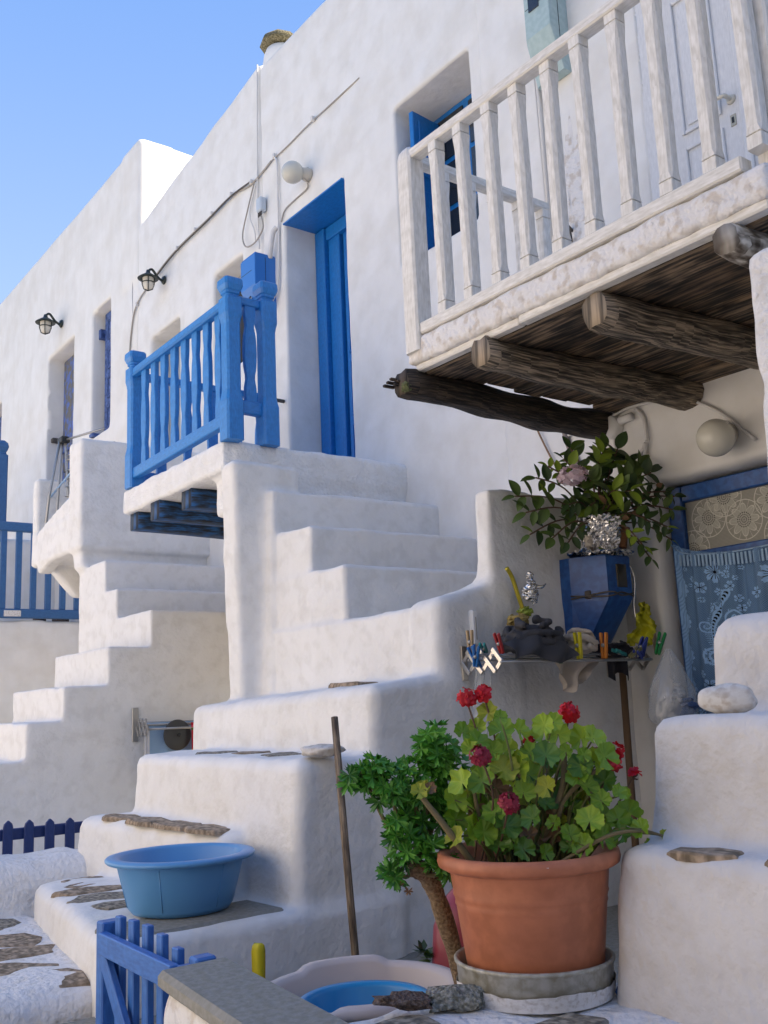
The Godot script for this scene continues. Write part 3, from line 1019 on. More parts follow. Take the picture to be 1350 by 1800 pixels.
	part("glazing_bar", box_mesh(Vector3(4.08, 0.67, -2.42), Vector3(4.15, 0.92, -2.34), 0.005), M.box_blue, h)
	# blue lace curtain on a string across the leaf
	var cu := thing("lace_curtain", Vector3(4.05, -0.93, -2.6), "blue lace curtain with flowers and scrolls over the lower door", "curtain")
	var mb := MB.new(true)
	mb.grid(64, 20, func(u: float, v: float) -> Vector3:
		var z := lerpf(-3.015, -2.12, u)
		var sag := 0.035 * sin(u * PI)
		var fold := 0.018 * sin(u * 34.0 + 1.3 * sin(v * 2.0)) * (0.35 + u) + 0.012 * sin(u * 83.0)
		return Vector3(4.035 + fold, lerpf(0.665 + 0.05 * pow(1.0 - u, 8.0) - sag, -0.93, v), z))
	part("curtain_cloth", mb.done(), M.lace, cu)
	part("string", tube_mesh(curve([Vector3(4.03, 0.735, -3.04), Vector3(4.03, 0.655, -2.93), Vector3(4.03, 0.63, -2.6), Vector3(4.03, 0.66, -2.12)], 6), 0.004, 5), M.cloth_blue, cu)
	for k in 40:
		var u := k / 40.0
		part("heading_loop", box_mesh(Vector3(-0.004, -0.055, -0.006), Vector3(0.004, 0.0, 0.006), 0.002), M.cloth_blue, cu, at(4.022, 0.655 - 0.035 * sin(u * PI), lerpf(-2.97, -2.13, u)))


func patch(c: Vector3, rz: float, ry: float) -> ArrayMesh:   # a thin uneven patch on a wall that faces -x
	var mb := MB.new(true)
	mb.grid(10, 40, func(u: float, v: float) -> Vector3:
		var a := v * TAU
		var k := 1.0 + 0.35 * wob.get_noise_2d(cos(a) * 2.0, sin(a) * 2.0)
		return c + Vector3(0.012 * u * u - 0.004 + 0.003 * wob.get_noise_2d(u * 8, v * 30), sin(a) * ry * u * k, cos(a) * rz * u * k))
	return mb.done()


func opposite_row() -> void:
	# the houses on the sunny side of the lane, behind the viewer's left shoulder
	var h := thing("opposite_house", Vector3(-3, -1.7, -6), "sunlit white house row on the other side of the lane", "house")
	var ops := MB.new()
	ops.bb(Vector3(-6, -1.8, -26), Vector3(-2.9, 4.2, -1.8), 0.04)
	part("wall", ops.done(), M.opposite, h)
	part("added_stone_wall", box_mesh(Vector3(-6, -1.8, -1.79), Vector3(-3.2, 5.6, 9.0), 0.04), M.added_wall_stone, h)  # unseen stretch added to lower the light on the foreground
	var e := thing("added_end_house", Vector3(0, -1.7, 6), "low white house added unseen behind the viewer to shape the light", "house")  # added out of view to govern light on faces turned to the viewer
	part("wall", box_mesh(Vector3(-3.1, -1.8, 4.6), Vector3(3.9, 1.3, 9.0), 0.04), M.opposite, e)
	part("door", box_mesh(Vector3(-0.5, -1.7, 4.56), Vector3(0.5, 0.3, 4.598), 0.01), M.blue_dull, e)
	for k in 4:
		part("window", box_mesh(Vector3(-2.93, 0.6, -13 + k * 4.5), Vector3(-2.86, 1.9, -12 + k * 4.5), 0.01) if k < 2 else box_mesh(Vector3(-3.23, 0.8, -13 + k * 4.5), Vector3(-3.16, 2.1, -12 + k * 4.5), 0.01), M.blue_dull, h)


# ---------------------------------------------------------------- outdoor stairs
func stair_middle() -> void:
	var s := thing("outdoor_staircase", Vector3(3, -0.95, -7.2), "whitewashed staircase farther back, climbing to a walled landing", "staircase", "whitewashed outdoor stairs")
	var o := []
	var f := -6.64
	var b := -7.75
	for q in [[2.90, 0.74], [2.59, 0.48], [2.29, 0.22], [2.05, -0.01], [1.82, -0.25], [1.58, -0.50]]:
		o.append(bx(Vector3(q[0], -1.4, b), Vector3(4.05 if q[1] > 0.5 else 3.4, q[1], f), 0.008, 0.004))
	o.append(bx(Vector3(2.90, -1.4, -8.10), Vector3(4.05, 0.97, -7.28), 0.008, 0.004))
	o.append(bx(Vector3(2.90, -1.4, -8.10), Vector3(4.05, 1.22, -7.52), 0.008, 0.004))
	# landing with its parapet
	o.append(bx(Vector3(2.84, 1.38, -9.15), Vector3(4.05, 1.58, -7.95), 0.02, 0.01))
	o.append(bx(Vector3(2.83, 1.36, -8.20), Vector3(4.05, 2.31, -7.90), 0.03, 0.01))
	o.append(bx(Vector3(2.84, 1.38, -9.17), Vector3(2.96, 1.68, -7.95), 0.02, 0.03))
	o.append(bx(Vector3(2.84, 1.38, -9.19), Vector3(3.3, 2.2, -9.05), 0.02, 0.02))
	o.append(bx(Vector3(2.84, 1.40, -9.0), Vector3(2.96, 1.80, -8.05), 0.02, 0.03, false, Vector3.UP, Vector3(0, 0.22, 1)))
	o.append(bx(Vector3(2.86, 1.20, -8.15), Vector3(4.05, 1.45, -7.96), 0.04, 0.04, false, Vector3(0, 1, -0.25)))
	o.append(bx(Vector3(3.05, 1.10, -9.12), Vector3(4.05, 1.42, -8.95), 0.03, 0.03, false, Vector3(-0.9, 1, 0)))
	var w := masonry(o, Vector3(1.5, -1.2, -9.4), Vector3(4.1, 2.5, -6.5), 0.022, 0.005, 2.2)
	part("masonry", w, M.stair_plaster, s)
	# lower walls left of the stair and the raised terrace of the farthest house
	var t := thing("terrace_wall", Vector3(3.4, -0.95, -11.5), "white terrace wall carrying a blue railing at the left edge", "wall")
	part("masonry", masonry([bx(Vector3(2.2, -2, -13.5), Vector3(4.05, 1.08, -11.0), 0.03, 0.03), bx(Vector3(2.2, -2, -14.5), Vector3(4.05, 2.15, -12.0), 0.03, 0.03)], Vector3(2.1, -1.2, -13.9), Vector3(4.1, 2.3, -10.9), 0.06, 0.008, 2.0), M.plaster, t)
	for p in [[3.62, 0.06], [3.86, 0.09]]:
		part("loose_brick", box_mesh(Vector3(-p[1], 0, -0.05), Vector3(p[1], 0.05, 0.05), 0.01), M.slate, t, turned(Vector3(p[0], 1.09, -11.35), Vector3(0, 0.4, 0.05)))


func stair_centre() -> void:
	var s := thing("outdoor_staircase", Vector3(2.6, -0.95, -4.2), "large whitewashed staircase in the centre, turning up to the blue door", "staircase", "whitewashed outdoor stairs")
	var o := []
	var zs := -3.3
	# upper flight along the wall: treads facing the viewer
	o.append(bx(Vector3(2.80, -1.4, -5.02), Vector3(4.05, 0.43, zs), 0.025, 0.02, false, Vector3(-0.02, 1, 0)))
	o.append(bx(Vector3(2.80, 0.0, -5.02), Vector3(4.05, 0.71, -4.07), 0.008, 0.005))
	o.append(bx(Vector3(2.80, 0.0, -5.02), Vector3(4.05, 0.965, -4.39), 0.010, 0.006, false, Vector3(0.03, 1, 0)))
	o.append(bx(Vector3(2.78, 0.0, -5.03), Vector3(4.05, 1.23, -4.74), 0.022, 0.010, false, Vector3(0.02, 1, 0)))
	o.append(bx(Vector3(2.66, -1.2, -5.05), Vector3(3.1, 1.39, -4.88), 0.03, 0.05, false, Vector3(-0.055, 1, 0.05)))
	# thin parapet block and the curved kerb that climbs to it
	o.append(bx(Vector3(3.08, 0.2, -3.40), Vector3(4.05, 0.97, zs), 0.018, 0.02, false, Vector3(0.03, 1, 0)))
	o.append(bx(Vector3(2.74, 0.0, -3.50), Vector3(3.2, 0.50, zs), 0.035, 0.06, false, Vector3.UP, Vector3.BACK, Vector3(1, 0.30, 0)))
	# lower flight towards the lane: its treads fan out
	var fan := Vector3(-0.06, 0, 1)
	o.append(bx(Vector3(2.43, -1.4, -5.17), Vector3(3.3, 0.105, zs), 0.05, 0.025, false, Vector3(0.0, 1, 0.02), Vector3(-0.06, 0.025, 1), Vector3(1, 0.10, 0)))
	o.append(bx(Vector3(2.01, -1.4, -4.93), Vector3(3.3, -0.185, zs), 0.055, 0.03, false, Vector3(0.06, 1, 0.0), Vector3(-0.02, 0, 1)))
	o.append(bx(Vector3(1.83, -1.4, -5.06), Vector3(3.0, -0.47, -3.68), 0.06, 0.05, false, Vector3(0.10, 1, 0.0), Vector3(0.08, 0, 1)))
	o.append(bx(Vector3(1.375, -1.8, -4.78), Vector3(2.6, -0.715, -3.26), 0.05, 0.04, false, Vector3(0.05, 1, 0.0), Vector3(-0.16, 0, 1)))
	part("masonry", masonry(o, Vector3(1.0, -1.35, -5.35), Vector3(4.1, 1.5, -3.1), 0.02, 0.007, 2.4), M.stair_plaster, s)
	# landing slab on blue beams
	var l := masonry([bx(Vector3(2.65, 1.385, -6.56), Vector3(4.05, 1.565, -5.05), 0.025, 0.03), bx(Vector3(2.72, 1.15, -5.3), Vector3(4.03, 1.56, -5.06), 0.03, 0.05)], Vector3(2.5, 1.0, -6.7), Vector3(4.1, 1.7, -4.95), 0.02, 0.006, 4.0)
	part("landing_slab", l, M.slab_plaster, s)
	for k in 3:
		var z: float = [-5.62, -6.05, -6.44][k]
		var mb := MB.new(true)
		var rs := []
		for q in 21:
			var u := q / 20.0
			var ring := []
			for v: Vector2 in [Vector2(-0.9, -1), Vector2(0, -1.03), Vector2(0.9, -1), Vector2(1, -0.9), Vector2(1.03, 0), Vector2(1, 0.9), Vector2(0.9, 1), Vector2(-0.9, 1), Vector2(-1, 0.9), Vector2(-1.03, 0), Vector2(-1, -0.9)]:
				var n := 1.0 + 0.05 * wob.get_noise_3d(u * 6.0, v.x + k * 4.0, v.y)
				ring.append(Vector3(lerpf(2.69 - 0.02 * (k % 2), 4.0, u), 1.325 - v.y * 0.062 * n + 0.006 * sin(u * 5.0 + k), z + v.x * 0.07 * n))
			rs.append(ring)
		mb.rings(rs)
		part("beam", mb.done(), M.blue_beam, s)
	tread_stones(s, [
		[1.70, -0.714, -4.64, 0.13, 0.06, 0.0], [1.68, -0.714, -4.50, 0.14, 0.06, 0.1], [1.64, -0.713, -4.33, 0.17, 0.085, -0.2], [1.62, -0.713, -4.12, 0.19, 0.10, -0.3], [1.66, -0.713, -3.91, 0.19, 0.09, -0.2],
		[1.93, -0.466, -4.74, 0.085, 0.165, 0.15], [1.935, -0.466, -4.46, 0.085, 0.165, 0.1], [1.95, -0.466, -4.18, 0.085, 0.165, 0.05], [1.965, -0.466, -3.9, 0.08, 0.165, 0.05],
		[2.26, -0.184, -4.4, 0.11, 0.12, 0.2], [2.26, -0.184, -4.1, 0.10, 0.12, 0.2], [2.24, -0.184, -3.75, 0.10, 0.13, 0.0],
		[2.60, 0.105, -3.75, 0.09, 0.14, 0.1]])
	for c in [[Vector3(2.685, 1.24, -4.90), Vector3(2.688, 1.16, -4.89), Vector3(2.683, 1.06, -4.92), Vector3(2.69, 0.9, -4.9)]]:
		part("crack", tube_mesh(curve(c, 5), 0.0035, 5), M.cable_grey, s)
	# cement topping of the lowest broad step
	var c := MB.new()
	c.box(Vector3.ZERO, Vector3(0.62, 0.03, 0.26), 0.01)
	part("cement_topping", c.done(), M.cement, s, turned(Vector3(1.66, -0.722, -3.44), Vector3(0, 0.05, 0)))
	# low wall that closes the steps towards the lane
	var w := thing("low_wall", Vector3(1.3, -0.9, -5.0), "low whitewashed wall at the left edge beside the steps", "wall", "")
	part("masonry", masonry([bx(Vector3(0.5, -1.3, -5.35), Vector3(1.95, -0.64, -4.85), 0.12, 0.10, false, Vector3(0.0, 1, -0.12)), bx(Vector3(0.4, -1.3, -5.6), Vector3(1.3, -0.50, -5.1), 0.1, 0.1)], Vector3(0.3, -1.2, -5.7), Vector3(2.0, -0.4, -4.6), 0.03, 0.012, 3.0), M.rough_plaster, w)
	tread_stones(w, [[1.28, -0.50, -5.28, 0.13, 0.08, 0.2], [1.1, -0.495, -5.4, 0.12, 0.08, -0.2]])


func stair_near() -> void:
	var s := thing("outdoor_staircase", Vector3(2.2, -0.95, -1.0), "whitewashed steps at the lower right edge, with a pebble on top", "staircase", "whitewashed outdoor stairs")
	var o := []
	o.append(bx(Vector3(1.685, -1.6, -1.58), Vector3(3.0, -0.325, 0.6), 0.035, 0.05, false, Vector3(0.14, 1, 0.03)))
	o.append(bx(Vector3(1.87, -1.0, -1.56), Vector3(3.2, -0.055, 0.6), 0.035, 0.05, false, Vector3(0.11, 1, 0.0)))
	o.append(bx(Vector3(2.17, -0.6, -1.58), Vector3(3.4, 0.195, 0.6), 0.07, 0.04, false, Vector3(0.1, 1, 0.0)))
	part("masonry", masonry(o, Vector3(1.45, -1.2, -1.75), Vector3(3.0, 0.4, 0.3), 0.02, 0.007, 3.0), M.shaded_grimy_plaster, s)
	tread_stones(s, [[1.825, -0.328, -1.35, 0.045, 0.10, 0.1], [1.82, -0.328, -1.12, 0.05, 0.10, 0.0]])
	# the wall that carries the near end of the balcony
	var w := thing("support_wall", Vector3(3.2, -0.95, -1.2), "white wall at the right edge holding up the balcony end", "wall")
	part("masonry", masonry([bx(Vector3(2.60, -1.2, -1.62), Vector3(4.05, 1.33, 0.4), 0.04, 0.04, false, Vector3(0.045, 1, 0))], Vector3(2.4, -1.0, -1.8), Vector3(3.9, 1.5, 0.3), 0.032, 0.012, 2.6), M.rough_plaster, w)


func yard_walls() -> void:
	# low wall with a cement cap, beside the gate
	var w := thing("low_wall", Vector3(1.1, -1.2, -2.1), "low rough wall with a grey cement cap in the foreground", "wall")
	var az := Vector3(0.13, 0, -1)
	var o := [bx(Vector3(1.00, -1.8, -2.42), Vector3(1.20, -0.645, -1.4), 0.03, 0.03, false, Vector3(0.05, 1, 0), Vector3(-0.12, 0, 1))]
	part("masonry", masonry(o, Vector3(0.8, -1.5, -2.7), Vector3(1.4, -0.55, -1.3), 0.02, 0.012, 5.0), M.worn_plaster, w)
	var c := MB.new()
	c.box(Vector3.ZERO, Vector3(0.195, 0.045, 1.06), 0.012, Transform3D(Basis(Vector3.RIGHT, Vector3.UP, Vector3(-0.12, 0, 1)), Vector3(1.115, -0.632, -1.91)))
	part("cement_cap", c.done(), M.cement, w)
	# ledge along the bottom of the picture; the pot stands on it
	var l := thing("ledge", Vector3(1.5, -1.2, -1.5), "whitewashed stone ledge that carries the terracotta pot", "wall")
	part("masonry", masonry([bx(Vector3(1.16, -1.8, -1.86), Vector3(1.9, -0.645, -0.4), 0.03, 0.03, false, Vector3.UP, Vector3.BACK, Vector3(1, 0, 0.22))], Vector3(1.0, -1.3, -2.05), Vector3(2.0, -0.5, -0.5), 0.022, 0.010, 4.0), M.rough_plaster, l)
	for q in [[1.30, -1.74, 0.10, 0.07, 0.0], [1.52, -1.50, 0.13, 0.08, 0.3], [1.58, -1.32, 0.10, 0.07, 0.2]]:
		part("ledge_stone", stone_slab(q[2], q[3], 0.02), M.schist_grey, l, turned(Vector3(q[0], -0.645, q[1]), Vector3(0, q[4], 0)))
	# yard floor between the walls
	structure("yard_floor", box_mesh(Vector3(1.15, -1.3, -3.4), Vector3(4.1, -0.95, -1.0), 0.01), M.cement)


# ---------------------------------------------------------------- balcony and railings
func log_mesh(a: Vector3, b: Vector3, r0: float, r1: float, seed_: float, sides := 12, rough := 0.14) -> ArrayMesh:
	var mb := MB.new(true)
	var rs := []
	var n := 26
	var t := (b - a).normalized()
	var sd := t.cross(Vector3.UP).normalized()
	var up := sd.cross(t)
	for i in n + 1:
		var u := float(i) / n
		var ring := []
		var c := a.lerp(b, u) + up * 0.012 * sin(u * 5.0 + seed_) + sd * 0.012 * sin(u * 4.0 + seed_ * 2.0)
		for j in sides:
			var an := TAU * j / sides
			var sq := pow(maxf(absf(cos(an)), absf(sin(an))), -0.75)
			var r := lerpf(r0, r1, u) * sq * 0.95 * (1.0 + rough * wob.get_noise_3d(u * 5.0, cos(an) * 1.3 + seed_, sin(an) * 1.3) + rough * 0.5 * wob.get_noise_3d(u * 3.0, j * 2.1, seed_))
			if i == 0 or i == n:
				r *= 0.9
			ring.append(c + (sd * cos(an) + up * sin(an)) * r)
		rs.append(ring)
	mb.rings(rs)
	return mb.done()


func balcony() -> void:
	var b := thing("balcony", Vector3(3.3, 1.4, -2.4), "old white-painted wooden balcony on weathered beams at the upper right", "balcony")
	var slab := masonry([bx(Vector3(2.645, 1.475, -3.30), Vector3(4.05, 1.59, -1.50), 0.02, 0.02)], Vector3(2.55, 1.40, -3.4), Vector3(4.02, 1.7, -1.4), 0.018, 0.007, 7.0)
	var sl := part("plaster_slab", slab, M.worn_plaster, b)
	sl.set_meta("label", "thick edge of crumbling whitewashed plaster")
	# thin board edge below the plaster, in two lengths
	part("edge_board", box_mesh(Vector3(2.675, 1.447, -3.27), Vector3(2.72, 1.478, -2.62), 0.006), M.white_wood, b)
	part("edge_board", box_mesh(Vector3(2.668, 1.446, -2.615), Vector3(2.72, 1.480, -1.52), 0.006), M.white_wood, b)
	for k in 7:
		var x0 := 2.722 + k * 0.182
		var y := 1.440 + 0.010 * (k % 3) * 0.7 + 0.004 * (k % 2)
		part("floor_plank", box_mesh(Vector3(x0, y, -3.26 - 0.01 * (k % 2)), Vector3(x0 + 0.170 + 0.003 * (k % 2), y + 0.026, -1.5), 0.006), [M.plank_wood, M.plank_dark, M.plank_mid][k % 3], b)
	var bm := part("beam", log_mesh(Vector3(2.61, 1.380, -3.305), Vector3(4.02, 1.395, -3.315), 0.064, 0.074, 1.0), M.burnt_wood, b)
	bm.set_meta("label", "charred dark beam at the far end")
	var spl := MB.new()
	for k in 5:
		spl.box(Vector3(2.59 + 0.010 * k, 1.40 + 0.014 * (k % 3) - 0.01, -3.36 + 0.012 * k), Vector3(0.06, 0.012, 0.018), 0.003, Transform3D())
	part("splintered_end", spl.done(), M.burnt_wood, bm)
	part("moss", patch_lump(Vector3(2.615, 1.365, -3.265), 0.022), mat(lin(0.10, 0.11, 0.045), 1.0), bm)
	part("beam", log_mesh(Vector3(2.66, 1.39, -2.82), Vector3(4.02, 1.40, -2.78), 0.066, 0.074, 2.6), M.old_wood, b)
	part("beam", log_mesh(Vector3(2.69, 1.385, -2.26), Vector3(4.02, 1.38, -2.16), 0.070, 0.078, 4.1), M.old_wood, b)
	var be := part("beam", log_mesh(Vector3(2.655, 1.41, -1.66), Vector3(4.02, 1.40, -1.62), 0.056, 0.07, 5.3), M.limed_wood, b)
	be.set_meta("label", "whitewashed beam end resting on the side wall")
	# railing
	var np := part("newel_post", loft_post(Vector3(2.675, 1.52, -3.235), [[0.0, 0.047], [0.60, 0.047], [0.86, 0.047], [0.93, 0.046], [0.965, 0.040], [0.985, 0.028], [0.99, 0.01]], 0.010), M.white_wood, b)
	np.set_meta("label", "round-topped white corner post")
	part("bottom_rail", slanted(Vector3(2.675, 1.618, -3.19), Vector3(2.675, 1.618, -1.58), 0.064, 0.052), M.white_wood, b)
	part("hand_rail", slanted(Vector3(2.672, 2.462, -3.215), Vector3(2.672, 2.452, -1.2), 0.066, 0.045), M.white_wood, b)
	for k in 10:
		var z := -3.04 + k * 0.168
		var m := part("baluster", white_baluster(0.80, 0.0 if k % 2 else 0.7), M.white_wood, b, turned(Vector3(2.675 + rng.randf_range(-0.003, 0.003), 1.642, z), Vector3(rng.randf_range(-0.008, 0.008), rng.randf_range(-0.05, 0.05), rng.randf_range(-0.008, 0.008))))
		m.scale.y = 1.0
	# return railing towards the wall at the far end
	part("hand_rail", slanted(Vector3(2.72, 2.462, -3.235), Vector3(3.56, 2.462, -3.235), 0.060, 0.045), M.white_wood, b)
	part("bottom_rail", slanted(Vector3(2.72, 1.618, -3.235), Vector3(3.95, 1.618, -3.235), 0.060, 0.05), M.white_wood, b)
	for k in 5:
		part("baluster", white_baluster(0.80, 0.3 * k), M.white_wood, b, turned(Vector3(2.86 + k * 0.168, 1.642, -3.235), Vector3(0, PI / 2, 0)))
	# post that ends the railing at the picture's right edge
	part("end_post", box_mesh(Vector3(2.70, 1.58, -1.56), Vector3(2.79, 3.2, -1.47), 0.008), M.white_wood, b)


func patch_lump(c: Vector3, r: float) -> ArrayMesh:
	return masonry([bx(c - Vector3.ONE * r, c + Vector3.ONE * r, r * 0.8, 0.01)], c - Vector3.ONE * r * 1.6, c + Vector3.ONE * r * 1.6, r * 0.2, r * 0.35, 60.0)


# a straight bar from a to b, w wide and h high
func slanted(a: Vector3, b: Vector3, w: float, h: float, bev := 0.006) -> ArrayMesh:
	var mb := MB.new()
	var t := (b - a).normalized()
	var sd := t.cross(Vector3.UP).normalized()
	var up := sd.cross(t).normalized()
	mb.box(Vector3.ZERO, Vector3((b - a).length(), h, w), bev, Transform3D(Basis(t, up, -sd if t.cross(up).dot(sd) < 0 else sd), (a + b) * 0.5))
	return mb.done()


# square post with chamfered edges following [height, half width] pairs
func loft_post(base: Vector3, prof: Array, ch: float) -> ArrayMesh:
	var mb := MB.new()
	var rs := []
	for p in prof:
		var h: float = p[1]
		var c := minf(ch, h * 0.6)
		var ring := []
		for q in [[h, -h + c], [h, h - c], [h - c, h], [-h + c, h], [-h, h - c], [-h, -h + c], [-h + c, -h], [h - c, -h]]:
			ring.append(base + Vector3(q[0], p[0], -q[1]))
		rs.append(ring)
	mb.rings(rs)
	return mb.done()


func white_baluster(h: float, seed_: float) -> ArrayMesh:
	# square blocks at both ends, the shaft between them chamfered and slightly swollen
	var mb := MB.new()
	var k := 0.0275
	var rs := []
	for p in [[0.0, k, 0.003], [0.044, k, 0.003], [0.045, k - 0.006, 0.003], [0.049, k - 0.006, 0.003], [0.05, k, 0.003], [0.075, k * 0.98, 0.010], [h * 0.5, k * 1.06, 0.013], [h - 0.12, k * 0.98, 0.010], [h - 0.06, k, 0.003], [h - 0.05, k, 0.003], [h - 0.049, k - 0.006, 0.003], [h - 0.045, k - 0.006, 0.003], [h - 0.044, k, 0.003], [h, k, 0.003]]:
		var ring := []
		var a: float = p[1]
		var c: float = p[2]
		for q in [[a, -a + c], [a, a - c], [a - c, a], [-a + c, a], [-a, a - c], [-a, -a + c], [-a + c, -a], [a - c, -a]]:
			ring.append(Vector3(q[0] + 0.0015 * sin(p[0] * 6.0 + seed_), p[0], -q[1]))
		rs.append(ring)
	mb.rings(rs)
	return mb.done()


# flat board with a wavy outline (hw gives half widths by height), lying in the plane of "wide"
func wavy_board(h: float, hw: Callable, t: float) -> ArrayMesh:
	var mb := MB.new()
	var rs := []
	for i in 25:
		var u := i / 24.0
		var w: float = hw.call(u)
		var ring := []
		var c := 0.004
		for q in [[t, -w + c], [t, w - c], [t - c, w], [-t + c, w], [-t, w - c], [-t, -w + c], [-t + c, -w], [t - c, -w]]:
			ring.append(Vector3(q[0], u * h, -q[1]))
		rs.append(ring)
	mb.rings(rs)
	return mb.done()


func wave(u: float) -> float:
	return 0.037 - 0.011 * exp(-pow((u - 0.26) / 0.07, 2.0)) - 0.011 * exp(-pow((u - 0.76) / 0.07, 2.0)) + 0.004 * exp(-pow((u - 0.5) / 0.12, 2.0))


func turned_post(base: Vector3, h: float) -> ArrayMesh:
	return loft_post(base, [[0.0, 0.056], [0.24, 0.056], [0.27, 0.050], [0.30, 0.046], [0.72, 0.046], [0.75, 0.050], [0.78, 0.056], [h - 0.13, 0.056], [h - 0.115, 0.038], [h - 0.105, 0.038], [h - 0.10, 0.046], [h - 0.085, 0.046], [h - 0.08, 0.052], [h - 0.05, 0.062], [h - 0.012, 0.060], [h - 0.004, 0.054], [h, 0.03]], 0.012)


func blue_landing_railing() -> void:
	var r := thing("landing_railing", Vector3(2.9, 1.565, -5.7), "bright blue railing with wavy balusters on the landing of the blue door", "railing")
	part("post", turned_post(Vector3(2.70, 1.56, -5.03), 1.01), M.blue_rail, r)
	part("post", turned_post(Vector3(2.955, 1.56, -5.05), 1.045), M.blue_rail, r)
	part("post", turned_post(Vector3(2.70, 1.56, -6.46), 1.0), M.blue_rail, r)
	part("hand_rail", slanted(Vector3(2.69, 2.42, -4.98), Vector3(2.69, 2.40, -6.42), 0.066, 0.05), M.blue_rail, r)
	part("rail_moulding", slanted(Vector3(2.675, 2.388, -4.98), Vector3(2.675, 2.368, -6.42), 0.05, 0.014), M.blue_rail, r)
	part("bottom_rail", slanted(Vector3(2.69, 1.70, -4.98), Vector3(2.69, 1.66, -6.42), 0.055, 0.075), M.blue_rail, r)
	for k in 8:
		var z := -5.155 - k * 0.158
		part("baluster", wavy_board(0.70, wave, 0.016), M.blue_rail, r, turned(Vector3(2.69, 1.70 - 0.005 * k, z), Vector3(0, 0.0, 0)))
	# short return to the stair head
	part("hand_rail", slanted(Vector3(2.74, 2.45, -5.04), Vector3(2.92, 2.45, -5.05), 0.05, 0.05), M.blue_rail, r)
	part("bottom_rail", slanted(Vector3(2.74, 1.78, -5.04), Vector3(2.92, 1.78, -5.05), 0.05, 0.08), M.blue_rail, r)
	part("baluster", wavy_board(0.66, func(u): return wave(u) * 1.05, 0.016), M.blue_rail, r, turned(Vector3(2.835, 1.80, -5.045), Vector3(0, PI / 2, 0)))
	# far return to the wall
	part("hand_rail", slanted(Vector3(2.74, 2.40, -6.50), Vector3(3.86, 2.42, -6.56), 0.06, 0.05), M.blue_rail, r)
	part("bottom_rail", slanted(Vector3(2.74, 1.66, -6.50), Vector3(3.98, 1.66, -6.56), 0.055, 0.07), M.blue_rail, r)
	for k in 5:
		part("baluster", wavy_board(0.72, wave, 0.016), M.blue_rail, r, turned(Vector3(2.92 + k * 0.21, 1.67, -6.51 - 0.01 * k), Vector3(0, PI / 2, 0)))
	part("bolt", tube_mesh([Vector3(3.86, 2.42, -6.56), Vector3(3.99, 2.42, -6.56)], 0.016), M.cable_dark, r)


func terrace_railing() -> void:
	var r := thing("terrace_railing", Vector3(3.4, 1.08, -11.0), "teal blue railing on the terrace wall at the left edge", "railing")
	part("hand_rail", box_mesh(Vector3(2.5, 2.05, -11.06), Vector3(3.98, 2.15, -10.98), 0.01), M.blue_teal, r)
	part("bottom_rail", box_mesh(Vector3(2.5, 1.10, -11.06), Vector3(3.98, 1.20, -10.98), 0.01), M.blue_teal, r)
	for k in 9:
		part("baluster", box_mesh(Vector3(-0.033, 0, -0.02), Vector3(0.033, 0.86, 0.02), 0.006), M.blue_teal, r, at(2.62 + k * 0.163, 1.20, -11.02))
	var wp := part("lime_splash", box_mesh(Vector3(3.12, 1.115, -10.979), Vector3(3.30, 1.18, -10.974), 0.002), M.lime, r)
	wp.set_meta("label", "white lime splashed on the bottom rail")
	var p := thing("railing_post", Vector3(3.33, 2.15, -12.0), "tall blue post with a knob at the left edge", "post")
	part("post", loft_post(Vector3(3.335, 2.1, -12.0), [[0.0, 0.06], [1.05, 0.06], [1.06, 0.045], [1.09, 0.04], [1.10, 0.05], [1.15, 0.065], [1.20, 0.055], [1.23, 0.03]], 0.015), M.blue_teal, p)
	part("hand_rail", slanted(Vector3(3.33, 3.0, -12.06), Vector3(3.33, 3.0, -14.0), 0.06, 0.06), M.blue_teal, p)


# ---------------------------------------------------------------- lamps, cables, boxes on the walls
func lantern(pos: Vector3, s: float, label: String, m: Material) -> void:
	var l := thing("wall_lantern", pos, label, "lamp", "metal wall lanterns")
	var c := pos + Vector3(-0.20 * s, -0.02 * s, 0)
	part("back_plate", lathe_mesh([Vector2(0, 0.02 * s), Vector2(0.04 * s, 0.02 * s), Vector2(0.055 * s, 0.0), Vector2(0, 0)], 16), m, l, Transform3D(Basis(Vector3.BACK, PI / 2), pos))
	part("arm", tube_mesh(curve([pos + Vector3(-0.01, -0.02 * s, 0), pos + Vector3(-0.08 * s, 0.02 * s, 0), pos + Vector3(-0.15 * s, 0.10 * s, 0), c + Vector3(0, 0.09 * s, 0)], 5), 0.015 * s, 6), m, l)
	part("hood", lathe_mesh([Vector2(0.0, 0.10 * s), Vector2(0.02 * s, 0.10 * s), Vector2(0.03 * s, 0.06 * s), Vector2(0.07 * s, 0.035 * s), Vector2(0.125 * s, -0.005 * s), Vector2(0.12 * s, -0.012 * s), Vector2(0.05 * s, 0.0), Vector2(0, 0)], 20), m, l, at(c.x, c.y, c.z))
	part("glass_shade", lathe_mesh([Vector2(0, -0.15 * s), Vector2(0.045 * s, -0.135 * s), Vector2(0.062 * s, -0.08 * s), Vector2(0.066 * s, -0.0 * s)], 20), M.bulb_glass, l, at(c.x, c.y, c.z))
	var cage := MB.new(true)
	for k in 4:
		var a := TAU * k / 4 + 0.4
		var d := Vector3(cos(a), 0, sin(a)) * s
		cage.tube([c + d * 0.072, c + d * 0.070 + Vector3(0, -0.08 * s, 0), c + d * 0.05 + Vector3(0, -0.14 * s, 0), c + Vector3(0, -0.16 * s, 0)], 0.006 * s, 5)
	var hoop := []
	for k in 17:
		var a := TAU * k / 16
		hoop.append(c + Vector3(cos(a) * 0.073 * s, -0.06 * s, sin(a) * 0.073 * s))
	cage.tube(hoop, 0.006 * s, 5)
	part("cage", cage.done(), m, l)


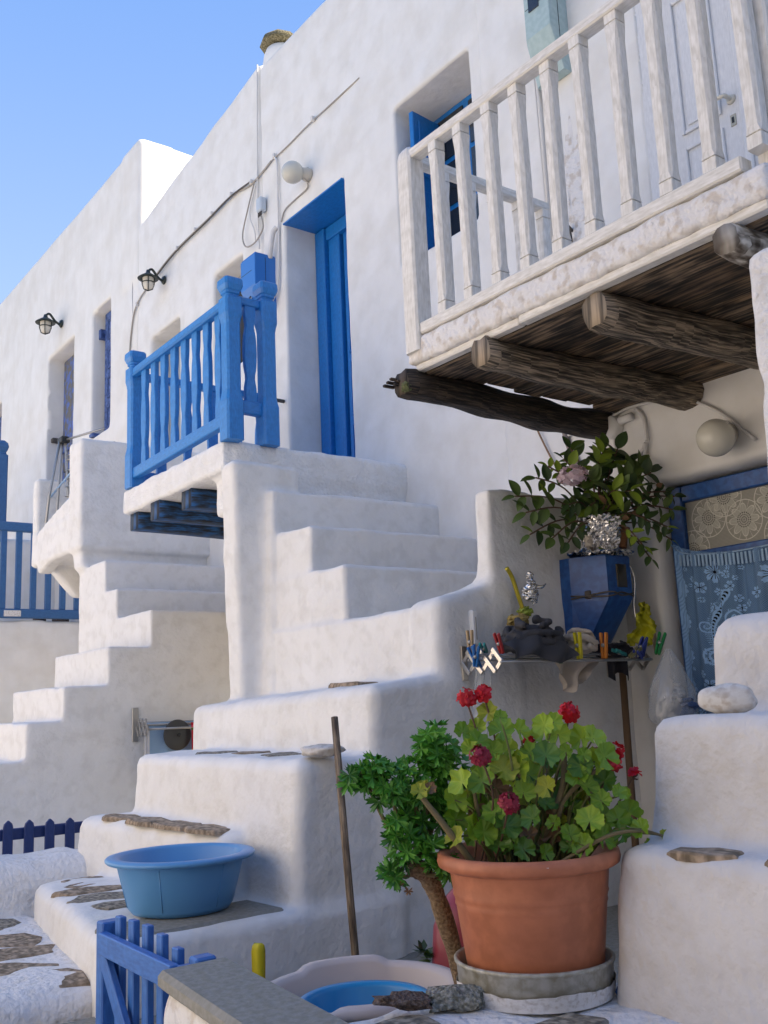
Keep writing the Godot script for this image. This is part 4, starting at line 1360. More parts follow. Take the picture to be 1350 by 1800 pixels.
func globe_lamp(pos: Vector3, ctr: Vector3, r: float, label: String) -> Node3D:
	var l := thing("globe_lamp", pos, label, "lamp", "white globe wall lamps")
	part("base", lathe_mesh([Vector2(0, 0.0), Vector2(r * 0.62, 0.0), Vector2(r * 0.60, 0.03), Vector2(r * 0.5, 0.06), Vector2(r * 0.45, 0.075), Vector2(0, 0.075)], 24), M.cream, l, Transform3D(Basis(Vector3.BACK, PI / 2), pos))
	var sp := SphereMesh.new()
	sp.radius = r
	sp.height = r * 2.0
	sp.radial_segments = 40
	sp.rings = 24
	part("globe", sp, M.globe, l, at(ctr.x, ctr.y, ctr.z))
	var strap := MB.new(true)
	strap.tube(curve([pos + Vector3(-0.005, r * 0.75, 0), pos + Vector3(-0.03, r * 0.6, 0.004), pos + Vector3(-0.078, r * 0.3, 0.01), pos + Vector3(-0.05, -r * 0.5, 0.01), pos + Vector3(-0.005, -r * 0.7, 0)], 4), 0.005, 5)
	part("strap", strap.done(), M.cable_grey, l)
	return l


func wire(called: String, pts: Array, r: float, m: Material, label: String, group := "") -> Node3D:
	var mid: Vector3 = pts[pts.size() / 2]
	var t := thing(called, mid, label, "cable", group)
	part("strand", tube_mesh(curve(pts, 5), r, 6), m, t)
	return t


# a tapered meter box: its side outline is swept along its width. Local: back at x = 0, front towards -x, width along z
func meter_box(pos: Vector3, turn: float, w: float, h: float, d: float, m: Material, label: String, win: Material) -> Node3D:
	var b := thing("meter_box", pos, label, "meter box", "", turn)
	var mb := MB.new()
	var outline := [Vector2(0, 0.0), Vector2(-d * 0.42, 0.0), Vector2(-d, h * 0.40), Vector2(-d, h * 0.985), Vector2(-d * 0.92, h), Vector2(0, h)]
	var c := w * 0.16
	var rs := []
	for q in [[-w * 0.5, 0.72], [-w * 0.5 + c, 1.0], [w * 0.5 - 0.006, 1.0], [w * 0.5, 0.98]]:
		var ring := []
		for p: Vector2 in outline:
			ring.append(Vector3(p.x * q[1], p.y, q[0]))
		rs.append(ring)
	mb.rings(rs)
	part("case", mb.done(), m, b, where_is(b))
	var seam := MB.new()
	seam.box(Vector3(-d * 1.0, h * 0.70, w * 0.0), Vector3(0.004, 0.004, w * 0.62), 0.001)
	seam.box(Vector3(-d * 0.5, h * 0.55, w * 0.5), Vector3(0.004, h * 0.8, 0.004), 0.001)
	part("seam", seam.done(), M.dark, b, where_is(b))
	part("lid", box_mesh(Vector3(-d * 0.97, h + 0.001, -w * 0.34), Vector3(-0.005, h + 0.010, w * 0.49), 0.003), m, b, where_is(b))
	if win:
		var f := MB.new()
		f.box(Vector3(-d - 0.003, h * 0.78, 0), Vector3(0.008, h * 0.26, w * 0.36), 0.002)
		part("window_pane", f.done(), win, b, where_is(b))
	return b


func wall_fittings() -> void:
	lantern(Vector3(3.99, 4.93, -11.92), 1.0, "black lantern with a pointed hood above the weathered blue door", M.lantern_green)
	lantern(Vector3(3.99, 4.33, -8.83), 0.85, "small caged lantern on the middle house above the blue railing", M.lantern_green)
	var g1 := globe_lamp(Vector3(3.995, 4.17, -6.10), Vector3(3.86, 4.17, -6.13), 0.088, "white globe lamp on the wall above the bright blue door")
	part("flex", tube_mesh(curve([Vector3(3.98, 4.10, -6.10), Vector3(3.985, 4.06, -6.12), Vector3(3.985, 4.05, -6.30), Vector3(3.985, 4.03, -6.46), Vector3(3.985, 3.95, -6.52)], 5), 0.006, 6), M.cable_grey, g1)
	globe_lamp(Vector3(3.97, 1.16, -2.60), Vector3(3.84, 1.125, -2.58), 0.086, "white globe lamp under the balcony over the lower door")
	var w := wire("wall_cable", [Vector3(3.985, 4.57, -6.66), Vector3(3.985, 4.52, -7.0), Vector3(3.985, 4.58, -7.37), Vector3(3.985, 4.56, -7.82), Vector3(3.985, 4.53, -8.56), Vector3(3.985, 4.43, -9.11), Vector3(3.985, 4.30, -9.52), Vector3(3.985, 4.02, -9.66), Vector3(3.985, 3.70, -9.70)], 0.009, M.cable_grey, "long grey bundled cable clipped along the house fronts")
	part("strand", tube_mesh(curve([Vector3(3.97, 4.535, -7.0), Vector3(3.972, 4.565, -7.37), Vector3(3.972, 4.535, -7.82), Vector3(3.972, 4.50, -8.56), Vector3(3.972, 4.40, -9.11)], 5), 0.008, 6), M.cable_dark, w)
	part("strand", tube_mesh(curve([Vector3(4.0, 4.62, -5.38), Vector3(3.992, 4.605, -5.75), Vector3(3.99, 4.60, -6.1), Vector3(3.99, 4.58, -6.4), Vector3(3.985, 4.57, -6.66)], 5), 0.006, 6), M.cable_grey, w)
	for p in [[4.60, -6.0], [4.58, -6.60], [4.53, -7.0], [4.585, -7.37], [4.565, -7.75], [4.555, -8.1], [4.53, -8.5], [4.44, -9.1], [4.30, -9.5]]:
		part("cable_clip", box_mesh(Vector3(3.965, p[0] - 0.012, p[1] - 0.014), Vector3(4.0, p[0] + 0.03, p[1] + 0.014), 0.004), M.cable_white, w)
	wire("drop_cable", [Vector3(3.985, 5.60, -6.86), Vector3(3.985, 5.14, -6.88), Vector3(3.985, 4.75, -6.89), Vector3(3.985, 4.45, -6.90), Vector3(3.985, 4.1, -6.90), Vector3(3.97, 3.85, -6.86)], 0.007, M.cable_white, "white cable dropping from the roof edge to the blue meter box")
	wire("drop_cable", [Vector3(3.985, 4.58, -6.62), Vector3(3.98, 4.50, -6.56), Vector3(3.98, 4.1, -6.56), Vector3(3.98, 3.75, -6.56), Vector3(3.97, 3.40, -6.58), Vector3(3.95, 3.28, -6.66)], 0.009, M.cable_white, "white cable looping down the right side of the blue meter box")
	wire("loop_wire", [Vector3(3.98, 4.50, -6.95), Vector3(3.97, 4.30, -7.05), Vector3(3.965, 4.10, -7.14), Vector3(3.96, 3.96, -7.08), Vector3(3.96, 3.93, -6.92), Vector3(3.96, 4.0, -6.78), Vector3(3.96, 4.12, -6.80)], 0.007, M.cable_grey, "thin wire hanging in a loop above the blue meter box")
	wire("loop_wire", [Vector3(3.985, 4.5, -6.92), Vector3(3.97, 4.25, -7.02), Vector3(3.97, 4.05, -6.94), Vector3(3.97, 3.95, -6.93)], 0.006, M.cable_white, "thin white wire crossing beside the roof cable")
	var cn := thing("cable_junction", Vector3(3.98, 4.22, -6.80), "small pale connector block above the blue meter box", "connector")
	part("block", box_mesh(Vector3(3.93, 4.16, -6.845), Vector3(3.995, 4.29, -6.765), 0.012), M.label, cn)
	for k in 3:
		part("lead", tube_mesh([Vector3(3.95, 4.165, -6.83 + k * 0.022), Vector3(3.95, 4.12, -6.83 + k * 0.022)], 0.006, 6), M.cable_dark, cn)
	var mb := meter_box(Vector3(4.0, 3.24, -6.79), 0.0, 0.28, 0.45, 0.20, M.box_bright, "bright blue meter box on the wall left of the blue door", null)
	part("label_plate", slab_on(Vector3(-0.165, 0.10, -0.05), Vector3(0.006, 0.15, 0.13), 0.0, -0.42), M.label, mb, where_is(mb))
	part("dark_slot", slab_on(Vector3(-0.172, 0.11, -0.005), Vector3(0.006, 0.14, 0.018), 0.0, -0.42), M.dark, mb, where_is(mb))
	part("elbow_pipe", tube_mesh(curve([Vector3(3.95, 3.68, -6.66), Vector3(3.94, 3.74, -6.63), Vector3(3.95, 3.88, -6.60), Vector3(3.97, 3.92, -6.57)], 5), 0.022, 8), M.cable_white, mb)
	var tb := meter_box(Vector3(3.97, 3.46, -3.44), 0.0, 0.22, 0.62, 0.15, M.box_teal, "pale teal meter box on the wall behind the top of the balcony rail", M.glass)
	part("conduit", tube_mesh([Vector3(3.95, 4.6, -3.58), Vector3(3.95, 3.6, -3.575), Vector3(3.955, 2.4, -3.57)], 0.012), M.cable_white, tb)
	part("weed", leafy_tuft(Vector3(3.88, 3.86, -3.20), 0.05), M.glossy_dark, tb)
	wire("door_wire", [Vector3(3.955, 4.4, -3.61), Vector3(3.955, 3.4, -3.60), Vector3(3.955, 2.6, -3.59)], 0.006, M.cable_white, "thin white wire running down beside the teal meter box")
	# S wall box with the foil-wrapped plant on it: front faces the viewer
	var b := thing("meter_box", Vector3(3.66, 0.24, -3.30), "dark blue meter box carrying the foil-wrapped plant", "meter box")
	var cs := MB.new()
	# outline in plan gives left side and front; the front leans back to the wall towards its foot
	var top := [Vector3(3.53, 0, -3.31), Vector3(3.53, 0, -3.24), Vector3(3.60, 0, -3.07), Vector3(3.77, 0, -3.07), Vector3(3.80, 0, -3.12), Vector3(3.80, 0, -3.31)]
	var low := [Vector3(3.53, 0, -3.31), Vector3(3.53, 0, -3.25), Vector3(3.575, 0, -3.20), Vector3(3.73, 0, -3.20), Vector3(3.76, 0, -3.22), Vector3(3.76, 0, -3.31)]
	var rs := []
	for q in [[0.25, 0.0], [0.44, 0.93], [0.455, 0.97], [0.47, 0.98], [0.645, 0.97], [0.652, 0.93]]:
		var ring := []
		for k in 6:
			var p: Vector3 = (low[k] as Vector3).lerp(top[k], q[1])
			p.y = q[0]
			ring.push_front(p)
		rs.append(ring)
	cs.rings(rs)
	part("case", cs.done(), M.box_blue, b)
	part("window_pane", box_mesh(Vector3(3.665, 0.50, -3.076), Vector3(3.735, 0.61, -3.068), 0.002), mat(lin(0.05, 0.04, 0.025), 0.15), b)
	part("hasp", box_mesh(Vector3(3.555, 0.45, -3.185), Vector3(3.575, 0.49, -3.15), 0.004), M.cable_dark, b)
	part("tie_wire", tube_mesh(curve([Vector3(3.525, 0.455, -3.24), Vector3(3.595, 0.475, -3.066), Vector3(3.68, 0.46, -3.064), Vector3(3.775, 0.475, -3.07)], 5), 0.004, 5), M.cable_dark, b)
	part("tie_wire", tube_mesh(curve([Vector3(3.525, 0.47, -3.24), Vector3(3.595, 0.455, -3.066), Vector3(3.68, 0.475, -3.064), Vector3(3.775, 0.46, -3.07)], 5), 0.004, 5), M.cable_dark, b)
	part("hanging_foil", tube_mesh(curve([Vector3(3.835, 0.66, -3.15), Vector3(3.85, 0.55, -3.12), Vector3(3.84, 0.42, -3.13), Vector3(3.85, 0.32, -3.12)], 5), 0.007, 5), M.foil, b)
	# under the balcony
	var jb := thing("junction_box", Vector3(3.97, 1.36, -3.26), "round painted junction box on the wall under the balcony", "junction box")
	part("cover", lathe_mesh([Vector2(0, 0.05), Vector2(0.05, 0.05), Vector2(0.06, 0.035), Vector2(0.06, 0.0)], 24), M.plaster, jb, Transform3D(Basis(Vector3.BACK, PI / 2), Vector3(3.97, 1.36, -3.26)))
	part("spout", tube_mesh([Vector3(3.95, 1.38, -3.20), Vector3(3.95, 1.385, -3.12)], 0.022, 10), M.plaster, jb)
	wire("painted_cable", [Vector3(3.965, 1.34, -3.26), Vector3(3.96, 1.24, -3.25), Vector3(3.96, 1.19, -3.19), Vector3(3.96, 1.19, -3.10), Vector3(3.96, 1.23, -3.06), Vector3(3.96, 1.13, -3.08), Vector3(3.96, 1.02, -3.06), Vector3(3.97, 0.98, -2.98)], 0.010, M.cable_white, "painted cable looping from the junction box towards the lower door")
	wire("painted_cable", [Vector3(3.96, 1.42, -3.10), Vector3(3.96, 1.36, -3.06), Vector3(3.96, 1.24, -3.05)], 0.010, M.cable_white, "short painted cable right of the junction box")
	wire("lamp_wire", [Vector3(3.96, 1.395, -3.58), Vector3(3.955, 1.395, -3.45), Vector3(3.955, 1.42, -3.25), Vector3(3.955, 1.435, -3.10), Vector3(3.955, 1.39, -2.82), Vector3(3.955, 1.27, -2.62), Vector3(3.955, 1.10, -2.46)], 0.008, M.cable_white, "pale wire sagging under the balcony over the globe lamp")
	wire("conduit", [Vector3(3.955, 1.43, -3.59), Vector3(3.955, 1.32, -3.56), Vector3(3.955, 1.20, -3.50), Vector3(3.955, 0.95, -3.45)], 0.016, mat(lin(0.22, 0.18, 0.15), 0.6), "brown conduit running down behind the wall plant")
	wire("hanging_wire", [Vector3(3.95, 1.52, -3.80), Vector3(3.955, 1.40, -3.75), Vector3(3.955, 1.28, -3.69), Vector3(3.955, 1.15, -3.62)], 0.006, mat(lin(0.25, 0.15, 0.08), 0.7), "thin rusty wire hanging beside the charred beam")


func slab_on(c: Vector3, s: Vector3, ry: float, rz: float) -> ArrayMesh:
	var mb := MB.new()
	mb.box(Vector3.ZERO, s, 0.002, Transform3D(Basis.from_euler(Vector3(0, ry, rz)), c))
	return mb.done()


func leafy_tuft(c: Vector3, r: float) -> ArrayMesh:
	var mb := MB.new()
	for k in 16:
		var d := Vector3(rng.randf_range(-1, 1), rng.randf_range(-0.4, 1), rng.randf_range(-1, 1)).normalized()
		var s := d.cross(Vector3.UP).normalized() * r * 0.3
		mb.quad(c, c + d * r * 0.5 + s, c + d * r, c + d * r * 0.5 - s)
	return mb.done()


# ---------------------------------------------------------------- gate, pickets, dryers
func gate_and_pickets() -> void:
	var g := thing("garden_gate", Vector3(1.2, -1.25, -2.75), "worn blue wooden gate standing between the white pillar and the low wall", "gate")
	var x := 1.215
	part("hinge_post", box_mesh(Vector3(x - 0.035, -1.3, -3.10), Vector3(x + 0.035, -0.60, -3.05), 0.004), M.blue_gate, g)
	part("latch_post", box_mesh(Vector3(x - 0.03, -1.3, -2.55), Vector3(x + 0.025, -0.635, -2.495), 0.004), M.blue_gate, g)
	part("top_rail", slanted(Vector3(x - 0.035, -0.655, -3.05), Vector3(x - 0.035, -0.665, -2.55), 0.028, 0.062, 0.003), M.blue_gate, g)
	part("bottom_rail", slanted(Vector3(x - 0.035, -1.2, -3.05), Vector3(x - 0.035, -1.2, -2.55), 0.028, 0.062, 0.003), M.blue_gate, g)
	part("brace", slanted(Vector3(x - 0.032, -0.69, -3.04), Vector3(x - 0.032, -1.18, -2.57), 0.022, 0.05, 0.003), M.blue_gate, g)
	for k in 5:
		part("slat", box_mesh(Vector3(-0.011, -0.72, -0.019), Vector3(0.011, 0.0, 0.019), 0.003), M.blue_gate, g, at(x, [-0.578, -0.575, -0.575, -0.585, -0.605][k], -2.995 + k * 0.098))
	part("latch_block", box_mesh(Vector3(x + 0.0, -0.675, -2.545), Vector3(x + 0.06, -0.617, -2.495), 0.006), M.blue_gate, g)
	part("latch_bolt", tube_mesh([Vector3(x + 0.06, -0.65, -2.51), Vector3(x + 0.085, -0.65, -2.50)], 0.011, 8), M.black, g)
	for k in 2:
		part("screw", tube_mesh([Vector3(x + 0.02 + k * 0.022, -0.645 + k * 0.008, -2.496), Vector3(x + 0.02 + k * 0.022, -0.645 + k * 0.008, -2.491)], 0.006, 8), M.steel_dull, g)
	part("wall_nail", tube_mesh(curve([Vector3(1.262, -0.715, -3.24), Vector3(1.262, -0.715, -3.20), Vector3(1.258, -0.73, -3.19)], 3), 0.006, 6), M.steel_dull, g)
	var p := thing("picket_gate", Vector3(1.95, -0.95, -5.85), "low navy picket gate behind the steps at the left edge", "gate")
	part("rail", box_mesh(Vector3(1.3, -0.635, -5.84), Vector3(2.25, -0.575, -5.81), 0.004), M.blue_navy, p)
	part("rail", box_mesh(Vector3(1.3, -0.9, -5.84), Vector3(2.25, -0.84, -5.81), 0.004), M.blue_navy, p)
	for k in 8:
		part("picket", wavy_board(0.42, func(u): return 0.027 if u < 0.9 else 0.027 * sqrt(maxf(0.02, 1.0 - pow((u - 0.9) / 0.1, 2.0))), 0.009), M.blue_navy, p, turned(Vector3(1.36 + k * 0.114, -0.93 - 0.006 * k, -5.79), Vector3(0, PI / 2, 0)))


func concertina(mb: MB, p: Vector3, dirv: Vector3, n: int, len: float, h: float) -> void:
	# crossed flat bars in the plane of dirv and up
	var sdv := dirv.cross(Vector3.UP).normalized()
	var step := len / n
	for k in n + 1:
		for sg in [-1.0, 1.0]:
			var a: Vector3 = p + dirv * step * (k - 0.5) + Vector3.UP * h * 0.5 * sg + sdv * 0.004 * sg
			var b: Vector3 = p + dirv * step * (k + 0.5) - Vector3.UP * h * 0.5 * sg + sdv * 0.004 * sg
			if k == 0: a = (a + b) * 0.5
			if k == n: b = (a + b) * 0.5
			var t: Vector3 = (b - a).normalized()
			mb.box(Vector3.ZERO, Vector3((b - a).length() + 0.016, 0.019, 0.004), 0.001, Transform3D(Basis(t, sdv.cross(t), sdv), (a + b) * 0.5))


func back_dryer() -> void:
	var d := thing("wall_dryer", Vector3(2.85, -0.1, -6.6), "small wall clothes dryer on the far staircase wall", "clothes dryer", "wall-mounted clothes dryers")
	part("bracket", box_mesh(Vector3(2.76, -0.17, -6.64), Vector3(2.805, 0.06, -6.625), 0.003), M.steel_dull, d)
	var c := MB.new()
	concertina(c, Vector3(2.79, -0.075, -6.62), Vector3.BACK, 3, 0.18, 0.10)
	part("scissor_arm", c.done(), M.steel_dull, d)
	for q in [[0.0, -6.60], [-0.02, -6.53], [-0.06, -6.46]]:
		part("bar", tube_mesh([Vector3(2.80, -0.045 + q[0] * 0.7, q[1]), Vector3(3.5, -0.05 + q[0] * 0.7, q[1])], 0.009, 6), M.steel_dull, d)
	var t := thing("blue_towel", Vector3(3.05, -0.3, -6.5), "pale blue towel hanging on the small far dryer", "towel")
	var mb := MB.new(true)
	mb.grid(16, 8, func(u: float, v: float): return Vector3(lerpf(2.82, 3.18, u), lerpf(-0.045, -0.42, v), -6.53 + 0.012 * sin(u * 18.0) * v))
	part("cloth", mb.done(), M.cloth_blue, t)
	var wh := MB.new(true)
	wh.grid(6, 8, func(u: float, v: float): return Vector3(lerpf(2.795, 2.83, u), lerpf(-0.08, -0.45, v), -6.50 + 0.006 * sin(u * 9.0)))
	part("white_edge", wh.done(), fabric(0.6, 0.6, 0.62), t)
	var pan := thing("dark_pan_lid", Vector3(3.03, -0.14, -6.47), "dark round lid hanging over the pale blue towel", "lid")
	part("disc", lathe_mesh([Vector2(0, 0.012), Vector2(0.05, 0.011), Vector2(0.098, 0.006), Vector2(0.104, 0.0), Vector2(0, 0)], 36), mat(lin(0.05, 0.05, 0.047), 0.45), pan, Transform3D(Basis(Vector3.RIGHT, PI / 2), Vector3(3.03, -0.135, -6.49)))
	part("knob", lathe_mesh([Vector2(0, 0.03), Vector2(0.014, 0.026), Vector2(0.010, 0.0)], 16), M.black, pan, Transform3D(Basis(Vector3.RIGHT, PI / 2), Vector3(3.03, -0.135, -6.479)))
	var f := thing("floral_towel", Vector3(3.24, -0.3, -6.45), "red flowered towel beside the lid on the far dryer", "towel")
	var fm := MB.new(true)
	fm.grid(6, 10, func(u: float, v: float): return Vector3(lerpf(3.115, 3.30, u), lerpf(-0.055, -0.36, v), -6.455 + 0.010 * sin(u * 14.0 + v * 3.0)))
	part("cloth", fm.done(), M.floral, f)


func folding_rack() -> void:
	var r := thing("clothes_rack", Vector3(3.03, 1.58, -8.80), "folded metal clothes rack leaning on the far walled landing", "clothes rack")
	var frame := MB.new(true)
	frame.tube(curve([Vector3(3.00, 2.52, -8.88), Vector3(2.96, 2.1, -8.82), Vector3(2.94, 1.66, -8.80), Vector3(2.98, 1.60, -8.72), Vector3(3.08, 1.60, -8.60)], 4), 0.012, 6)
	frame.tube(curve([Vector3(3.02, 2.52, -8.84), Vector3(3.02, 2.1, -8.76), Vector3(3.04, 1.66, -8.70), Vector3(3.18, 1.60, -8.60)], 4), 0.012, 6)
	frame.tube([Vector3(2.98, 2.52, -8.88), Vector3(2.90, 2.0, -8.90), Vector3(2.87, 1.58, -8.92)], 0.012, 6)
	part("frame_tube", frame.done(), M.steel_dull, r)
	part("cap", box_mesh(Vector3(2.97, 2.50, -8.92), Vector3(3.05, 2.56, -8.80), 0.008), M.black, r)
	part("top_bar", tube_mesh([Vector3(3.01, 2.53, -8.84), Vector3(3.18, 2.53, -8.30)], 0.010, 6), M.steel_dull, r)
	for k in 12:
		var y: float = [2.36, 2.32, 2.22, 2.15, 2.07, 1.98, 1.92, 1.84, 1.80, 1.76, 1.72, 1.68][k]
		part("wire_bar", tube_mesh([Vector3(3.00, y, -8.76), Vector3(3.20, y, -8.10)], 0.006, 5), M.steel, r)
	var l := thing("blue_line", Vector3(2.95, 1.9, -8.6), "pale blue cords tied across the far landing opening", "cord")
	part("cord", tube_mesh([Vector3(2.96, 2.03, -9.05), Vector3(2.93, 2.22, -7.98)], 0.010, 6), M.cloth_blue, l)
	part("cord", tube_mesh([Vector3(2.96, 1.80, -9.05), Vector3(2.93, 2.0, -7.98)], 0.010, 6), M.cloth_blue, l)


func peg(p: Vector3, euler: Vector3, m: Material, label: String, s := 1.0) -> void:
	var t := thing("clothes_peg", p, label, "clothes peg", "clothes pegs on the dryer")
	var xf := turned(p, euler, s)
	for sg in [-1.0, 1.0]:
		var mb := MB.new()
		mb.box(Vector3(0, 0.012, 0.006 * sg), Vector3(0.013, 0.078, 0.008), 0.002, Transform3D(Basis(Vector3.RIGHT, 0.055 * sg), Vector3.ZERO))
		part("jaw", mb.done(), m, t, xf)
	part("spring", tube_mesh([Vector3(-0.009, 0.012, 0), Vector3(0.009, 0.012, 0)], 0.006, 8), M.steel_dull, t, xf)


func capsule(a: Vector3, b: Vector3, r: float, k: float) -> Op:
	var o := Op.new()
	var z := (b - a).normalized()
	var x := z.cross(Vector3(0.31, 0.9, 0.2)).normalized()
	o.inv = Transform3D(Basis(x, z.cross(x), z), (a + b) * 0.5).affine_inverse()
	o.half = Vector3(0, 0, (b - a).length() * 0.5)
	o.r = r
	o.k = k
	return o


# crumpled cloth: rounded folds that cross a lump of half sizes r about c
func heap(c: Vector3, r: Vector3, seed_: float, folds: float, flat := 0.35) -> ArrayMesh:
	var g := RandomNumberGenerator.new()
	g.seed = int(seed_ * 131.0)
	var ops := []
	var s := minf(r.x, minf(r.y, r.z))
	var core := bx(c - r * 0.6, c + r * 0.6, s * 0.5, s * 0.12)
	ops.append(core)
	var n := int(folds * 3.2)
	var main := g.randf() * TAU
	for i in n:
		var tilt := lerpf(-0.75, 0.9, float(i) / n) + g.randf_range(-0.15, 0.15)
		var swing := main + g.randf_range(-0.5, 0.5)
		var ax := Vector3(cos(swing) * 0.4, 1.0, sin(swing) * 0.4).normalized()
		var u := ax.cross(Vector3.RIGHT).normalized()
		var w := ax.cross(u)
		var prev := Vector3.ZERO
		var a0 := g.randf() * TAU
		for q in 6:
			var a := a0 + q * g.randf_range(0.32, 0.62)
			var d := (ax * (tilt + 0.10 * sin(q * 1.3 + i)) + (u * cos(a) + w * sin(a)) * sqrt(maxf(0.05, 1.0 - tilt * tilt))).normalized()
			if d.y < -flat: d.y = -flat
			var p := c + d * r * g.randf_range(0.78, 0.90)
			if q > 0:
				ops.append(capsule(prev, p, s * g.randf_range(0.09, 0.16), s * 0.045))
			prev = p
	return masonry(ops, c - r * 1.25, c + r * 1.25, maxf(s * 0.085, 0.0035), s * 0.02, 2.0 / s)


func front_dryer() -> void:
	var d := thing("wall_dryer", Vector3(3.3, 0.15, -3.28), "wall clothes dryer with shiny scissor arms, loaded with cloths and pegs", "clothes dryer", "wall-mounted clothes dryers")
	part("bracket", box_mesh(Vector3(2.85, 0.09, -3.30), Vector3(2.885, 0.24, -3.272), 0.003), M.steel, d)
	part("bracket", box_mesh(Vector3(3.80, 0.09, -3.30), Vector3(3.83, 0.24, -3.285), 0.003), M.steel, d)
	for x in [2.85, 3.79]:
		var c := MB.new()
		concertina(c, Vector3(x, 0.165, -3.27), Vector3.BACK, 3, 0.24, 0.085)
		part("scissor_arm", c.done(), M.steel, d)
	for q in [[0.175, -3.22], [0.19, -3.14], [0.185, -3.07], [0.155, -3.02]]:
		part("bar", tube_mesh([Vector3(2.84, q[0], q[1]), Vector3(3.80, q[0] + 0.004, q[1])], 0.006, 8), M.steel_dull, d)
	# things lying and hanging on it
	var g := thing("grey_cloth", Vector3(3.12, 0.2, -3.12), "crumpled dark grey cloth heaped on the dryer beside the scissor arms", "cloth")
	part("cloth", heap(Vector3(3.13, 0.250, -3.12), Vector3(0.19, 0.115, 0.115), 2.0, 4.4), M.cloth_grey, g)
	var gt := MB.new(true)
	gt.grid(26, 12, func(u: float, v: float): return Vector3(lerpf(2.89, 3.25, u) + 0.02 * v, lerpf(0.30 - 0.12 * absf(u - 0.55), 0.165 + 0.02 * sin(u * 7.0), v), -3.06 + 0.07 * sin(v * 1.9) + 0.014 * sin(u * 15.0 + v * 5.0)))
	part("loose_fold", gt.done(), M.cloth_grey, g)
	var bg := thing("beige_cloth", Vector3(3.38, 0.2, -3.1), "rolled beige cloth held by a yellow and an orange peg", "cloth")
	part("cloth", heap(Vector3(3.40, 0.235, -3.09), Vector3(0.09, 0.085, 0.08), 6.0, 4.2), M.cloth_beige, bg)
	var hg := MB.new(true)
	hg.grid(22, 14, func(u: float, v: float): return Vector3(lerpf(3.18, 3.52, u) * (1.0 - v) + lerpf(3.27, 3.36, u) * v + 0.01 * sin(v * 9.0), lerpf(0.17, 0.02 + 0.07 * absf(u - 0.3), v), -3.08 + 0.03 * sin(u * 12.0 + v * 3.0)))
	part("hanging_end", hg.done(), M.cloth_beige, bg)
	var dk := thing("dark_cloth", Vector3(3.66, 0.2, -3.12), "black cloth heaped on the right end of the dryer", "cloth")
	part("cloth", heap(Vector3(3.64, 0.205, -3.11), Vector3(0.13, 0.055, 0.09), 9.0, 2.6), M.cloth_dark, dk)
	var tail := MB.new(true)
	tail.grid(12, 8, func(u: float, v: float): return Vector3(lerpf(3.58, 3.74, u), lerpf(0.16, 0.085 - 0.02 * sin(u * 9.0), v), -3.10 + 0.02 * sin(u * 11.0)))
	part("hanging_end", tail.done(), M.cloth_dark, dk)
	var yb := thing("yellow_bag", Vector3(3.80, 0.26, -3.2), "crumpled yellow plastic bag behind the blue meter box", "bag")
	var ym := MB.new(true)
	ym.grid(24, 16, func(u: float, v: float) -> Vector3:
		var w := lerpf(0.02, 0.11, v)
		return Vector3(3.86 + (u - 0.45) * w * 1.9 + 0.012 * sin(v * 13.0), lerpf(0.43, 0.235, v) + 0.016 * wob.get_noise_2d(u * 9.0, v * 9.0), -3.10 + 0.05 * sin(u * 8.0 + v * 4.0) * v + 0.02 * wob.get_noise_2d(u * 12.0, v * 12.0)))
	part("film", ym.done(), M.bag_yellow, yb)
	var card := thing("carton", Vector3(3.88, 0.22, -3.06), "torn brown carton scrap at the dryer's right end", "scrap")
	part("sheet", slab_on(Vector3(3.86, 0.235, -3.04), Vector3(0.09, 0.07, 0.006), 0.5, 0.4), M.peg_wood, card)
	# foil flower on a grassy stalk
	var ff := thing("foil_ornament", Vector3(3.14, 0.33, -3.22), "ball of crumpled foil on a gold twist standing behind the grey cloth", "ornament")
	part("foil_ball", heap(Vector3(3.215, 0.475, -3.2), Vector3(0.042, 0.072, 0.042), 12.0, 5.0, 2.0), M.foil, ff)
	part("foil_tip", heap(Vector3(3.22, 0.55, -3.2), Vector3(0.022, 0.022, 0.022), 14.0, 5.0, 2.0), M.foil, ff)
	part("foil_twist", tube_mesh(curve([Vector3(3.24, 0.50, -3.2), Vector3(3.28, 0.50, -3.19), Vector3(3.31, 0.515, -3.19)], 4), [0.012, 0.012, 0.012, 0.01, 0.01, 0.008, 0.006, 0.004, 0.004], 6), M.foil, ff)
	part("gold_twist", tube_mesh(curve([Vector3(3.17, 0.38, -3.2), Vector3(3.14, 0.46, -3.2), Vector3(3.11, 0.54, -3.2), Vector3(3.08, 0.58, -3.2)], 4), 0.010, 6), mat(lin(0.5, 0.42, 0.05), 0.3, 0.8), ff)
	part("green_wrap", heap(Vector3(3.175, 0.385, -3.2), Vector3(0.04, 0.03, 0.04), 15.0, 4.0, 2.0), mat(lin(0.25, 0.32, 0.04), 0.5), ff)
	part("straw_base", heap(Vector3(3.13, 0.345, -3.2), Vector3(0.06, 0.04, 0.05), 17.0, 6.0, 2.0), mat(lin(0.36, 0.27, 0.09), 0.9), ff)
	var th := thing("white_strip", Vector3(2.93, 0.27, -3.29), "slim white strip fixed to the wall above the dryer", "strip")
	part("strip", box_mesh(Vector3(2.915, 0.245, -3.30), Vector3(2.95, 0.395, -3.262), 0.006), mat(lin(0.80, 0.80, 0.79), 0.4), th)
	part("slot", box_mesh(Vector3(2.93, 0.265, -3.262), Vector3(2.936, 0.365, -3.259), 0.001), M.steel_dull, th)
	# pegs
	var yl := "yellow clothes peg at the left of the beige cloth"
	peg(Vector3(3.31, 0.205, -3.02), Vector3(0, 0.1, 0.05), M.yellow, yl, 1.5)
	peg(Vector3(3.475, 0.205, -3.02), Vector3(0, 0.2, -0.08), M.peg_orange, "orange clothes peg at the right of the beige cloth", 1.5)
